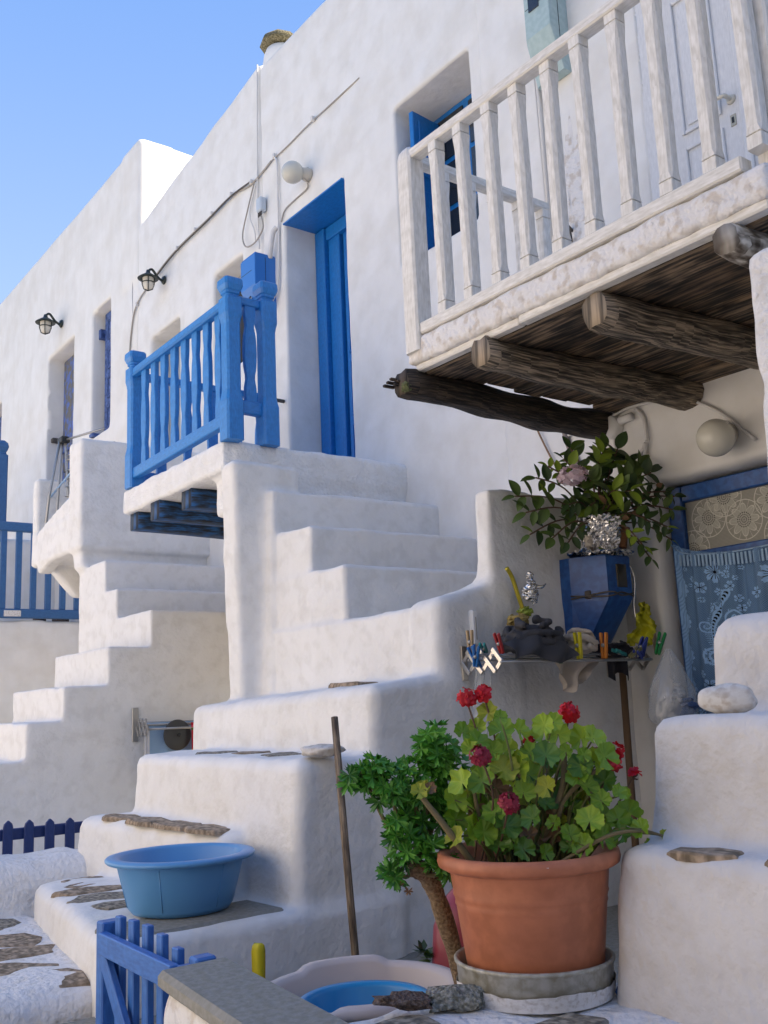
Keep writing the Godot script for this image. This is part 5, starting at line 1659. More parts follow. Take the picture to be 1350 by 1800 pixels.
	peg(Vector3(3.81, 0.215, -2.98), Vector3(0.2, 0.4, -0.5), M.peg_green, "green clothes peg holding the clear plastic bag", 1.5)
	peg(Vector3(2.83, 0.175, -3.16), Vector3(0.3, 0.5, 0.5), M.peg_blue, "blue clothes peg leaning left at the dryer's bracket", 1.3)
	peg(Vector3(2.85, 0.17, -3.18), Vector3(-0.2, 0.2, 0.35), M.peg_blue, "blue clothes peg upright at the dryer's bracket", 1.3)
	peg(Vector3(2.84, 0.235, -3.2), Vector3(0, 0.3, 0.02), M.peg_wood, "bare wooden clothes peg above the blue pegs", 1.3)
	peg(Vector3(2.86, 0.22, -3.04), Vector3(0.1, 0.2, 0.5), M.peg_red, "dark red clothes peg on the scissor arms", 1.2)
	peg(Vector3(2.855, 0.215, -3.13), Vector3(0.1, 0.6, 1.2), M.peg_teal, "dark green clothes peg lying on the scissor arms", 1.1)
	peg(Vector3(3.19, 0.17, -3.02), Vector3(0, 0, 0), M.peg_green, "green clothes peg under the grey cloth", 0.9)
	peg(Vector3(3.60, 0.19, -3.03), Vector3(0.1, 0.1, 1.35), M.peg_teal, "teal clothes peg lying on the bars right of the orange one", 1.2)
	peg(Vector3(3.66, 0.185, -3.01), Vector3(0.2, 0.2, -1.1), M.peg_olive, "olive clothes peg lying on the black cloth", 1.2)
	peg(Vector3(3.72, 0.20, -3.02), Vector3(0.2, 0.2, -0.5), M.peg_navy, "navy clothes peg tilted at the dryer's right end", 1.3)
	peg(Vector3(3.755, 0.205, -3.03), Vector3(0.2, 0.3, -0.15), M.peg_navy, "navy clothes peg upright at the dryer's right end", 1.2)
	peg(Vector3(3.70, 0.175, -3.01), Vector3(0.2, 0.3, 1.2), M.peg_navy, "navy clothes peg lying flat at the dryer's right end", 1.1)
	# clear bag of small washing hanging at the right end
	var bag := thing("plastic_bag", Vector3(3.81, 0.03, -2.95), "clear plastic bag with white and blue things hanging from the green peg", "bag")
	var bm := MB.new(true)
	bm.grid(36, 22, func(u: float, v: float) -> Vector3:
		var a := u * TAU
		var r := 0.015 + 0.125 * sin(minf(v * 1.15, 1.0) * PI * 0.56) * (1.0 if v < 0.85 else sqrt(maxf(0.0, 1.0 - pow((v - 0.85) / 0.15, 2.0))))
		r *= 1.0 + 0.10 * wob.get_noise_2d(cos(a) * 3.0, v * 4.0 + sin(a) * 3.0) + 0.05 * sin(a * 9.0) * (1.0 - v)
		return Vector3(3.81 + cos(a) * r, lerpf(0.20, -0.155, v), -2.93 + sin(a) * r * 0.6))
	part("film", bm.done(), M.bag, bag)
	part("white_bundle", heap(Vector3(3.765, -0.03, -2.91), Vector3(0.075, 0.065, 0.05), 21.0, 2.5, 2.0), mat(lin(0.72, 0.72, 0.72), 0.7), bag)
	part("white_bundle", heap(Vector3(3.865, 0.0, -2.94), Vector3(0.055, 0.05, 0.045), 23.0, 2.5, 2.0), mat(lin(0.62, 0.63, 0.65), 0.7), bag)
	part("blue_bundle", heap(Vector3(3.83, -0.07, -2.88), Vector3(0.075, 0.055, 0.05), 25.0, 2.2, 2.0), M.cloth_navy, bag)
	part("brown_bundle", heap(Vector3(3.80, -0.125, -2.93), Vector3(0.055, 0.028, 0.045), 27.0, 2.2, 2.0), M.cloth_dark, bag)
	var pf := thing("plastic_wrap", Vector3(2.9, -0.02, -3.26), "thin clear plastic sheet hanging below the dryer's left bracket", "plastic sheet")
	var pm := MB.new(true)
	pm.grid(14, 20, func(u: float, v: float): return Vector3(2.855 + u * 0.075 + 0.03 * v * (u - 0.5), lerpf(0.16, -0.20, v), -3.2 - 0.04 * v + 0.02 * sin(u * 13.0 + v * 5.0)))
	part("film", pm.done(), M.bag, pf)


# ---------------------------------------------------------------- tubs, tools, stones
func ring_at(c: Vector3, rx: float, rz: float, y: float, n := 48, f = null) -> Array:
	var out := []
	for j in n:
		var a := TAU * j / n
		var k: Vector2 = f.call(a) if f != null else Vector2(1, 0)
		out.append(c + Vector3(cos(a) * rx * k.x, y + k.y, -sin(a) * rz * k.x))
	return out


func tubs_and_tools() -> void:
	var t := thing("washing_tub", Vector3(1.675, -0.70, -3.605), "large blue plastic tub standing on the lower steps", "tub")
	var pr := [Vector2(0.0, 0.0032), Vector2(0.16, 0.0000), Vector2(0.185, 0.0064), Vector2(0.20, 0.0240), Vector2(0.243, 0.1856), Vector2(0.246, 0.1920), Vector2(0.280, 0.1920), Vector2(0.287, 0.1984), Vector2(0.288, 0.2048), Vector2(0.282, 0.2112), Vector2(0.262, 0.2144), Vector2(0.244, 0.2128), Vector2(0.234, 0.2040), Vector2(0.205, 0.0400), Vector2(0.18, 0.0144), Vector2(0.0, 0.0128)]
	part("shell", lathe_mesh(pr, 64), M.tub_blue, t, turned(Vector3(1.69, -0.708, -3.595), Vector3.ZERO, 0.955))
	for k in 6:
		var a := TAU * k / 6 + 0.25
		part("mould_seam", tube_mesh([Vector3(1.69 + cos(a) * 0.1925, -0.68, -3.595 + sin(a) * 0.1925), Vector3(1.69 + cos(a) * 0.2315, -0.532, -3.595 + sin(a) * 0.2315)], 0.0022, 5), M.tub_blue, t)
	var p := thing("washing_tub", Vector3(1.46, -0.95, -2.11), "pale pink oval tub with moulded handles, holding a bright blue basin", "tub")
	var lip := func(a: float) -> Vector2:
		var hnd := smoothstep(0.86, 0.93, absf(cos(a * 1.0 + 0.35 + PI / 2)))
		return Vector2(1.0, 0.014 * hnd)
	var c := Vector3(1.46, 0, -2.11)
	var rs := []
	for q in [[0.0, -0.94], [0.15, -0.945], [0.17, -0.93], [0.205, -0.70], [0.212, -0.685], [0.234, -0.685], [0.242, -0.675], [0.243, -0.662], [0.236, -0.655], [0.215, -0.655], [0.205, -0.668], [0.165, -0.91], [0.0, -0.915]]:
		rs.append(ring_at(c, maxf(q[0], 0.002) * 1.06, maxf(q[0], 0.002) * 0.97, q[1], 72, lip if q[0] > 0.2 and q[1] > -0.69 else null))
	var tm := MB.new(true)
	rs.reverse()
	tm.rings(rs, true, false)
	part("shell", tm.done(), M.tub_pink, p)
	var b := thing("basin", Vector3(1.45, -0.9, -2.10), "bright blue basin inside the pale pink tub", "basin")
	part("shell", lathe_mesh([Vector2(0.0, 0.0), Vector2(0.10, 0.0), Vector2(0.118, 0.02), Vector2(0.142, 0.20), Vector2(0.158, 0.205), Vector2(0.164, 0.212), Vector2(0.158, 0.220), Vector2(0.143, 0.218), Vector2(0.138, 0.208), Vector2(0.112, 0.03), Vector2(0.0, 0.02)], 56), M.basin_blue, b, at(1.445, -0.895, -2.075))
	# tools
	var br := thing("broom_handle", Vector3(2.05, -0.95, -3.0), "bare wooden broom handle leaning against the white stair wall", "stick")
	part("stick", tube_mesh([Vector3(2.05, -0.95, -2.98), Vector3(2.105, -0.5, -3.11), Vector3(2.165, -0.035, -3.245)], 0.0135, 12), M.stick, br)
	var bp := thing("brown_pole", Vector3(3.72, -0.95, -3.18), "brown pole leaning under the dryer behind the flowers", "stick")
	part("stick", tube_mesh([Vector3(3.66, -0.95, -3.10), Vector3(3.80, 0.17, -3.2)], 0.017, 12), M.brown_stick, bp)
	var ys := thing("yellow_paddle", Vector3(1.6, -0.95, -2.7), "yellow flat plastic handle standing beside the low wall", "handle")
	var ym := MB.new(true)
	var yr := []
	for q in [[-0.95, 0.6], [-0.73, 1.0], [-0.685, 1.05], [-0.67, 0.85], [-0.663, 0.4]]:
		yr.append([Vector3(1.525 + 0.017 * q[1], q[0], -2.715), Vector3(1.525, q[0], -2.715 - 0.007 * q[1]), Vector3(1.525 - 0.017 * q[1], q[0], -2.735), Vector3(1.525, q[0], -2.72 + 0.007 * q[1])])
	ym.rings(yr)
	part("blade", ym.done(), M.yellow, ys)
	var rj := thing("red_container", Vector3(2.0, -0.95, -2.25), "dark red plastic container half hidden behind the terracotta pot", "container")
	var rm := MB.new(true)
	var rr := []
	for q in [[-0.95, 0.9], [-0.93, 1.0], [-0.72, 1.0], [-0.62, 0.93], [-0.55, 0.72], [-0.51, 0.42], [-0.48, 0.34]]:
		var ring := []
		for j in 28:
			var a := TAU * j / 28
			ring.append(Vector3(1.995 + 0.155 * q[1] * cos(a), q[0], -2.28 - 0.12 * q[1] * sin(a)))
		rr.append(ring)
	rm.rings(rr)
	part("shell", rm.done(), M.red_plastic, rj)
	part("handle", tube_mesh(curve([Vector3(1.925, -0.56, -2.21), Vector3(1.88, -0.50, -2.19), Vector3(1.925, -0.45, -2.22), Vector3(1.985, -0.47, -2.28)], 5), 0.017, 8), M.red_plastic, rj)
	# stones
	for s: Array in [["pebble", Vector3(2.0, -0.02, -1.39), Vector3(0.036, 0.036, 0.068), 0.35, M.pebble, "white oval pebble lying on the right-hand steps", 0.13, 3.0], ["pebble", Vector3(2.14, -0.158, -3.3), Vector3(0.055, 0.024, 0.085), 0.9, M.pebble, "pale flat stone lying on the stair beside the broom handle", 0.2, 5.0], ["rock", Vector3(1.458, -0.617, -1.757), Vector3(0.060, 0.024, 0.036), -0.64, M.rock, "grey flat rock on the ledge beside the pot's tin dish", 0.45, 9.0], ["rock", Vector3(1.355, -0.610, -1.80), Vector3(0.060, 0.014, 0.028), -0.55, M.slate, "brown slate splinter lying at the rim of the pale pink tub", 0.55, 12.0]]:
		var o := thing(s[0], s[1], s[5], "stone")
		var mb := MB.new(s[0] == "pebble")
		var ss: Array = s
		var seg := 36 if s[0] == "pebble" else 13
		mb.grid(seg, seg / 2, func(u: float, v: float) -> Vector3:
			var a := -u * TAU
			var ph := (v - 0.5) * PI
			var d := Vector3(cos(a) * cos(ph), sin(ph), sin(a) * cos(ph))
			if ss[0] == "rock":
				d = d / pow(pow(absf(d.x), 3.0) + pow(absf(d.y), 3.0) + pow(absf(d.z), 3.0), 0.333)
			var k: float = 1.0 + ss[6] * wob.get_noise_3dv((d + Vector3.ONE * ss[7]) * (0.9 if ss[0] == "pebble" else 1.7))
			return d * k * ss[2])
		part("stone", mb.done(), s[4], o, turned(s[1], Vector3(0.0, s[3], -0.10 if s[4] == M.slate else 0.0)))


# ---------------------------------------------------------------- leaves and flowers
# lobed round leaf lying in the xz plane, stem at the origin side (-z), slightly cupped; v colour carries a paler middle
func round_leaf(lobes: int, depth: float, ripple: float, seed_: float) -> ArrayMesh:
	var st := SurfaceTool.new()
	st.begin(Mesh.PRIMITIVE_TRIANGLES)
	st.set_smooth_group(0)
	var n := 44
	var rg := [0.0, 0.4, 0.78, 1.0]
	var f := func(i: int, r: float) -> Vector3:
		var u := float(i) / n
		var a := lerpf(-PI * 0.93, PI * 0.93, u)
		var edge := 1.0 - depth * absf(sin(a * lobes * 0.5)) + 0.03 * sin(a * lobes * 3.0)
		var rr := r * edge
		return Vector3(sin(a) * rr, 0.30 * r * r + ripple * r * r * sin(a * 5.0 + seed_) + 0.045 * r * sin(a * lobes), cos(a) * rr)
	for i in n:
		for q in 3:
			var p := [f.call(i, rg[q]), f.call(i + 1, rg[q]), f.call(i + 1, rg[q + 1]), f.call(i, rg[q + 1])]
			var sh := [rg[q], rg[q], rg[q + 1], rg[q + 1]]
			var order := [0, 1, 2, 0, 2, 3] if q > 0 else [0, 2, 3]
			for o in order:
				var vein := 1.25 if (i % 6 == 0) else 1.0
				var s: float = sh[o]
				var g := lerpf(1.2, 1.0, s) * vein * (0.82 if s > 0.3 and s < 0.5 else 1.0)
				var edge := clampf((s - 0.8) * 5.0, 0.0, 1.0) * (0.5 + 0.5 * sin(i * 1.7 + seed_ * 3.0))
				st.set_color(Color(g * lerpf(0.92, 1.45, edge), g * lerpf(1.0, 0.95, edge), g))
				st.add_vertex(p[o])
	st.generate_normals()
	return st.commit()


# finely cut leaf like curled parsley
func frilly_leaf(seed_: float) -> ArrayMesh:
	var st := SurfaceTool.new()
	st.begin(Mesh.PRIMITIVE_TRIANGLES)
	st.set_smooth_group(0)
	var n := 70
	var f := func(i: int, inner: bool) -> Vector3:
		var a := lerpf(-PI * 0.86, PI * 0.86, float(i) / n)
		var lobe := pow(absf(cos(a * 3.4 + seed_ * 0.1)), 0.6)
		var tooth := 0.5 + 0.5 * sin(a * 26.0)
		var r := (0.22 + 0.60 * lobe) * (0.80 + 0.30 * tooth)
		if inner: r = 0.20
		return Vector3(sin(a) * r, 0.24 * r * sin(a * 7.0 + seed_) + 0.20 * r * r, cos(a) * r)
	for i in n:
		var t := [[Vector3.ZERO, f.call(i + 1, true), f.call(i, true)], [f.call(i, true), f.call(i + 1, true), f.call(i + 1, false)], [f.call(i, true), f.call(i + 1, false), f.call(i, false)]]
		for tr in t:
			for v: Vector3 in tr:
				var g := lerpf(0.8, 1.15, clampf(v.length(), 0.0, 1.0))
				st.set_color(Color(g, g, g))
				st.add_vertex(v)
	st.generate_normals()
	return st.commit()


# pointed oval leaf along +z, folded along the midrib
func oval_leaf(wd: float, droop: float, fold: float) -> ArrayMesh:
	var st := SurfaceTool.new()
	st.begin(Mesh.PRIMITIVE_TRIANGLES)
	st.set_smooth_group(0)
	var n := 8
	var f := func(i: int, s: float) -> Vector3:
		var u := float(i) / n
		var w := wd * pow(sin(PI * pow(u, 0.85)), 0.8)
		return Vector3(s * w, fold * absf(s) * w - droop * u * u, u)
	for i in n:
		for s in [-1.0, 1.0]:
			for h in 2:
				var a: float = s * h * 0.5
				var b: float = s * (h + 1) * 0.5
				var p := [f.call(i, a), f.call(i + 1, a), f.call(i + 1, b), f.call(i, b)]
				for o in ([0, 1, 2, 0, 2, 3] if s > 0 else [0, 2, 1, 0, 3, 2]):
					var g := 1.15 if (h == 0 and (o == 0 or o == 1)) else 0.95
					st.set_color(Color(g, g, g))
					st.add_vertex(p[o])
	st.generate_normals()
	return st.commit()


func flower_head(n: int, r: float, petal: float, flat: float) -> ArrayMesh:
	var st := SurfaceTool.new()
	st.begin(Mesh.PRIMITIVE_TRIANGLES)
	for k in n:
		var d := Vector3(rng.randfn(), (absf(rng.randfn()) * flat + 0.1 if flat > 0.5 else rng.randfn()), rng.randfn()).normalized()
		var c := d * r * rng.randf_range(0.75, 1.05)
		var u := d.cross(Vector3(0.3, 0.9, 0.2)).normalized()
		var w := d.cross(u)
		var tone := rng.randf_range(0.75, 1.2)
		for q in 5:
			var a := TAU * q / 5.0 + k
			var o := (u * cos(a) + w * sin(a))
			var s := (u * -sin(a) + w * cos(a)) * petal * 0.42
			var tip := c + o * petal + d * petal * 0.2
			st.set_color(Color(tone, tone, tone))
			for v: Vector3 in [c, c + o * petal * 0.5 + s * 0.95, c + o * petal * 0.92 + s * 0.75, c, c + o * petal * 0.92 + s * 0.75, tip, c, tip, c + o * petal * 0.92 - s * 0.75, c, c + o * petal * 0.92 - s * 0.75, c + o * petal * 0.5 - s * 0.95]:
				st.add_vertex(v)
	st.generate_normals()
	return st.commit()


func facing(dir: Vector3, roll: float) -> Basis:   # a leaf whose upper side looks along dir
	var y := dir.normalized()
	var x := y.cross(Vector3(0.2, 0.3, 1.0)).normalized()
	return Basis(x, y, x.cross(y)) * Basis(Vector3.UP, roll)


func terracotta_pot() -> void:
	var base := Vector3(1.675, -0.640, -1.735)
	var dish := thing("tin_dish", base, "round tin dish with a lime-splashed foot under the terracotta pot", "dish")
	part("shell", lathe_mesh([Vector2(0, 0.0), Vector2(0.168, 0.0), Vector2(0.170, 0.004), Vector2(0.175, 0.068), Vector2(0.179, 0.071), Vector2(0.180, 0.077), Vector2(0.175, 0.080), Vector2(0.170, 0.076), Vector2(0.165, 0.008), Vector2(0, 0.006)], 64), M.tin, dish, at(base.x, base.y, base.z))
	var lime := MB.new(true)
	lime.grid(80, 3, func(u: float, v: float) -> Vector3:
		var a := u * TAU
		var h := 0.032 + 0.006 * wob.get_noise_2d(cos(a) * 1.2, sin(a) * 1.2) + 0.0025 * wob.get_noise_2d(cos(a) * 9.0, sin(a) * 9.0)
		return base + Vector3(cos(a) * (0.1735 + 0.004 * v), 0.001 + h * v, sin(a) * (0.1735 + 0.004 * v)))
	part("lime_band", lime.done(), M.lime, dish)
	var pot := thing("flower_pot", base + Vector3(0, 0.02, 0), "large terracotta pot with a rolled rim and two bands, planted with red geraniums", "flower pot")
	var pb := base + Vector3(0.004, 0.014, 0)
	part("shell", lathe_mesh([Vector2(0, 0.0), Vector2(0.138, 0.0), Vector2(0.146, 0.006), Vector2(0.150, 0.02), Vector2(0.170, 0.176), Vector2(0.1725, 0.181), Vector2(0.1715, 0.187), Vector2(0.1735, 0.196), Vector2(0.176, 0.201), Vector2(0.175, 0.207), Vector2(0.181, 0.252), Vector2(0.182, 0.256), Vector2(0.196, 0.257), Vector2(0.206, 0.263), Vector2(0.209, 0.274), Vector2(0.206, 0.288), Vector2(0.198, 0.292), Vector2(0.186, 0.290), Vector2(0.180, 0.275), Vector2(0.176, 0.24), Vector2(0, 0.24)], 72), M.terracotta, pot, Transform3D(Basis.from_euler(Vector3(0, 0, 0.008)), pb))
	part("soil", lathe_mesh([Vector2(0.177, 0.0), Vector2(0.12, 0.008), Vector2(0.05, 0.004), Vector2(0, 0.006)], 32), M.soil, pot, at(pb.x, pb.y + 0.245, pb.z))
	part("lime_spot", box_mesh(Vector3(-0.004, -0.003, -0.002), Vector3(0.004, 0.003, 0.002), 0.001), M.lime, pot, Transform3D(Basis(Vector3.UP, -0.6), pb + Vector3(-0.115, 0.277, 0.172)))
	var scrap := thing("plastic_scrap", Vector3(1.80, -0.63, -1.62), "scrap of blue plastic lying on the ledge right of the tin dish", "scrap")
	part("film", heap(Vector3(1.775, -0.628, -1.555), Vector3(0.030, 0.018, 0.035), 31.0, 3.0, 2.0), M.cloth_navy, scrap)
	# the geranium: local axes of the plant, a = to the right as its owner turned it, h = up, d = towards the lane
	var g := thing("geranium", pb + Vector3(0, 0.25, 0), "geranium with round green leaves and red flower heads growing in the terracotta pot", "plant")
	var R := Vector3(0.80, 0, 0.60)
	var D := Vector3(-0.60, 0, 0.80)
	var root := pb + Vector3(0, 0.245, 0)
	var leaves := [round_leaf(9, 0.14, 0.10, 0.0), round_leaf(11, 0.13, 0.14, 2.0), round_leaf(9, 0.16, 0.13, 4.0), round_leaf(8, 0.18, 0.18, 1.0)]
	# [right cm, up cm, size mm, tone]: 0 green, 1 light, 2 dark, 3 yellowish, 4 dry
	var list := [[-23, 24, 22, 0], [-20, 22, 25, 0], [-19.5, 25, 19, 1], [-17, 28, 24, 3], [-15, 27, 17, 0], [-14.5, 24, 28, 0], [-10.6, 24, 24, 1], [-14, 19.5, 34, 1], [-11.7, 15.5, 40, 1], [-14.5, 15.5, 34, 3], [-16.7, 19.5, 28, 0], [-8.4, 19, 24, 0], [-5.6, 18.5, 27, 2], [-21.7, 20.5, 20, 1], [-19.5, 13.3, 32, 0], [-24, 13.3, 29, 1], [-25.6, 9.4, 29, 1], [-20.6, 7.2, 35, 0], [-25.6, 5, 30, 0], [-21.7, 3.3, 34, 1], [-26, 1.7, 24, 3], [-15, 4, 32, 2], [-17.2, 6.6, 27, 0], [-18.3, 13.8, 36, 2], [-10.6, 10.5, 27, 1], [-5.6, 11.6, 24, 3], [-8.3, 13.8, 30, 1], [-4.4, 23.2, 31, 1], [-1.7, 22.7, 27, 1], [-5.6, 25, 24, 1], [-2.8, 25.5, 19, 1], [3.3, 21.6, 28, 1], [5.6, 21.6, 29, 1], [7.2, 17.7, 31, 0], [5.6, 16.6, 29, 1], [7.8, 16, 20, 0], [-0.5, 18.8, 18, 0], [2.8, 18.2, 17, 0], [-1.7, 8.8, 33, 2], [0.6, 6.6, 27, 0], [-2.8, 8.3, 30, 2], [2.8, 4.4, 29, 1], [6.1, 8.3, 24, 0], [9.5, 10, 18, 0], [11.7, 9.4, 15, 0], [7.2, 4.4, 30, 0], [10, 3.9, 27, 0], [12.8, 5, 27, 0], [13.9, 2.2, 21, 0], [6.1, 0.6, 27, 0], [1.1, -0.6, 27, 0], [-1.7, -1, 21, 2], [-6.7, -2.2, 20, 0], [2.8, 0, 20, 0], [10, 1.1, 20, 2], [-4.4, 1.1, 24, 4], [-5, 7.2, 20, 4], [-10, 1.7, 21, 4], [-9.5, 5.5, 27, 2], [-14, 1.1, 27, 2], [-21.7, 1.1, 24, 0], [-16.7, 0, 27, 2], [-11.7, -1, 24, 2], [17.2, -2, 13, 1], [20, 0, 13, 3]]
	for k in 95:
		list.append([rng.randf_range(-23, 9), rng.randf_range(-2, 18), rng.randf_range(17, 29), [0, 2, 2, 0, 3][k % 5] if k % 7 else 4])
	var tones := [M.leaf, M.leaf_light, M.leaf_dark, M.leaf_yellow, M.leaf_dry]
	for i in list.size():
		var l: Array = list[i]
		var front: bool = i < 65
		var dep := rng.randf_range(0.03, 0.13) if front else (rng.randf_range(-0.02, 0.11) if i % 3 == 0 else rng.randf_range(-0.14, 0.02))
		var spread := 1.0 - 0.25 * absf(l[0]) / 25.0
		var c: Vector3 = root + R * (l[0] + 9.4) * 0.0102 + Vector3.UP * ((l[1] + 4.0) * 0.0102 + 0.028) + D * dep * spread
		var nrm := (D * rng.randf_range(0.55, 1.0) + Vector3.UP * rng.randf_range(0.15, 0.8) + R * rng.randf_range(-0.8, 0.8)).normalized()
		var xf := Transform3D(facing(nrm, rng.randf_range(-0.7, 0.7) + PI * 0.5).scaled_local(Vector3.ONE * l[2] * 0.00112 * rng.randf_range(0.95, 1.12)), c)
		part("leaf", leaves[i % 4], tones[l[3]], g, xf)
		if i % 2 == 0:
			var foot: Vector3 = root + R * (l[0] + 9.4) * 0.0045 + D * rng.randf_range(-0.05, 0.06)
			var mid: Vector3 = foot.lerp(c, 0.6) + Vector3(0, 0.03, 0) - R * 0.01 * signf(l[0] + 9.4)
			part("stem", tube_mesh(curve([foot, mid, c], 4), [0.004, 0.004, 0.0035, 0.003, 0.003, 0.0025, 0.0025, 0.002, 0.002], 5), M.stem_green, g)
	# woody branches
	for s: Array in [[[-5, 0, 0.02], [-2, 9, 0.05], [-0.5, 17, 0.04], [0, 21, 0.03], 0.009], [[6, 0, 0.0], [7.5, 8, 0.03], [5, 15, 0.04], [3, 19, 0.03], 0.007], [[-18, 0, 0.02], [-20, 3, 0.06], [-21, 9, 0.06], [-21.5, 14, 0.05], 0.006], [[0, 1, 0.10], [6, 1, 0.13], [14, 1.5, 0.11], [19, 0, 0.08], 0.0045], [[-24, 1, 0.06], [-29, 5, 0.08], [-32, 9, 0.08], [-33.5, 11, 0.08], 0.008], [[2, 0, 0.02], [-2, 7, 0.06], [4, 13, 0.07], [10, 16, 0.05], 0.006]]:
		var pts := []
		for q in 4:
			pts.append(root + R * (s[q][0] + (9.4 if q > 0 else 4.0)) * (0.0102 if q > 0 else 0.006) + Vector3.UP * (s[q][1] + (7.0 if q > 0 else 0.0)) * 0.0102 + D * s[q][2])
		var w: float = s[4]
		part("branch", tube_mesh(curve(pts, 5), [w, w, w, w, w, w * 0.95, w * 0.9, w * 0.9, w * 0.85, w * 0.85, w * 0.8, w * 0.8, w * 0.75, w * 0.7, w * 0.7, w * 0.65], 7), M.stem, g)
	for q in [[-33.5, 11.5, 0.085, 22], [-32.5, 12.3, 0.075, 18], [-31, 12, 0.08, 16]]:
		part("leaf", leaves[3], M.leaf_yellow if q[3] > 16 else M.leaf_dry, g, Transform3D(facing(D + Vector3.UP * 0.5, 1.0).scaled_local(Vector3.ONE * q[3] * 0.001), root + R * (q[0] + 9.4) * 0.0102 + Vector3.UP * (q[1] + 7.0) * 0.0102 + D * q[2]))
	# flower heads: [right cm, up cm, radius m, florets, kind]
	for fl: Array in [[-21.8, 31.5, 0.026, 11, 0, 0.05], [-17.8, 32.2, 0.022, 9, 0, 0.05], [-20, 19, 0.030, 34, 1, 0.13], [-14.6, 9, 0.029, 36, 1, 0.14], [1.6, 27.2, 0.027, 13, 0, 0.04], [11.2, 18.5, 0.020, 7, 0, 0.05], [10.3, 15.8, 0.018, 6, 0, 0.06], [14.9, 13.2, 0.013, 4, 0, 0.05], [2.7, 13, 0.013, 4, 0, 0.04], [4.4, 16, 0.009, 3, 0, 0.03], [-8, 21.5, 0.008, 3, 0, 0.03]]:
		var c: Vector3 = root + R * (fl[0] + 9.4) * 0.0102 + Vector3.UP * ((fl[1] + 4.0) * 0.0102 + 0.028) + D * fl[5]
		var fo := part("flower_head", flower_head(fl[3], fl[2] * 0.78, 0.0145 if fl[4] == 0 else 0.010, 0.9), M.red if fl[4] == 0 else M.crimson, g, Transform3D(facing(D * 0.9 + Vector3.UP * 0.6, 0.0), c))
		if fl[4] == 1: fo.set_meta("label", "dark crimson fading flower head")
		var foot: Vector3 = root + R * fl[0] * 0.006 + D * 0.02
		var mid: Vector3 = foot.lerp(c, 0.65) + R * (0.03 if fl[0] < -16 else 0.0) - Vector3(0, 0.01, 0)
		part("flower_stalk", tube_mesh(curve([foot, mid, c], 5), 0.0024, 5), M.stem_brown, g)
		if fl[4] == 0:
			part("calyx", leafy_tuft(c - D * 0.004 - Vector3(0, 0.008, 0), 0.017), M.stem_brown, g)


func curly_plant() -> void:
	var foot := Vector3(1.66, -0.66, -1.95)
	var p := thing("curly_geranium", foot, "curly-leaved geranium on a thick bare stem left of the terracotta pot", "plant")
	var R := Vector3(0.80, 0, 0.60)
	var D := Vector3(-0.60, 0, 0.80)
	var pts := [Vector3(1.655, -0.94, -1.93), Vector3(1.645, -0.70, -1.94), Vector3(1.625, -0.59, -1.95), Vector3(1.585, -0.47, -1.95), Vector3(1.56, -0.415, -1.95), Vector3(1.53, -0.385, -1.95), Vector3(1.505, -0.378, -1.96)]
	var cv := curve(pts, 5)
	var rad := []
	for i in cv.size():
		rad.append(0.0215 + 0.0025 * sin(i * 1.05) * (1.0 if i % 5 < 2 else 0.3))
	part("stem", tube_mesh(cv, rad, 14), M.bark, p)
	# crowns: centre [right m, up m, back m] from the stem's top, radii, count
	var top := Vector3(1.515, -0.385, -1.955)
	var frs := [frilly_leaf(0.0), frilly_leaf(3.0), frilly_leaf(7.0)]
	var heads := [[-0.115, 0.234, 0.02, 0.052, 0.042, 26], [-0.05, 0.203, 0.02, 0.060, 0.048, 28], [0.018, 0.214, 0.01, 0.062, 0.060, 32], [0.071, 0.270, 0.0, 0.050, 0.050, 24], [0.06, 0.31, 0.0, 0.028, 0.030, 9], [0.084, 0.215, -0.02, 0.060, 0.075, 30], [0.017, 0.14, 0.0, 0.058, 0.05, 26], [-0.028, 0.102, 0.02, 0.040, 0.04, 18], [-0.003, 0.046, 0.03, 0.046, 0.036, 18], [0.049, 0.039, 0.02, 0.035, 0.035, 12], [0.07, 0.147, -0.02, 0.05, 0.06, 24], [-0.042, 0.007, 0.03, 0.035, 0.018, 7], [0.09, 0.007, 0.02, 0.022, 0.028, 8]]
	for h: Array in heads:
		var c: Vector3 = top + R * h[0] + Vector3.UP * h[1] + D * h[2]
		part("branch", tube_mesh(curve([top, top.lerp(c, 0.5) + Vector3(0, -0.015, 0), c], 4), 0.005, 6), M.stem, p)
		for k in h[5]:
			var d := Vector3(rng.randfn(), rng.randfn(), rng.randfn()).normalized()
			var q := d * pow(rng.randf(), 0.35)
			var pos: Vector3 = c + R * q.x * h[3] * 1.05 + Vector3.UP * q.y * h[4] * 1.05 + D * q.z * 0.05
			var nrm := (d * 0.8 + Vector3.UP * 0.5 + D * 0.45).normalized()
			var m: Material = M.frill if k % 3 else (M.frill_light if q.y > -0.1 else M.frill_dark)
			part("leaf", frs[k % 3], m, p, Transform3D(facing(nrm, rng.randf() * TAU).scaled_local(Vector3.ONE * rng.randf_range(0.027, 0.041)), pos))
	for k in 3:
		part("dry_leaf", frs[k], M.leaf_dry, p, Transform3D(facing(D, k * 2.0).scaled_local(Vector3.ONE * 0.014), top + R * (-0.055 + k * 0.02) + Vector3.UP * (-0.01 - k * 0.012) + D * 0.06))


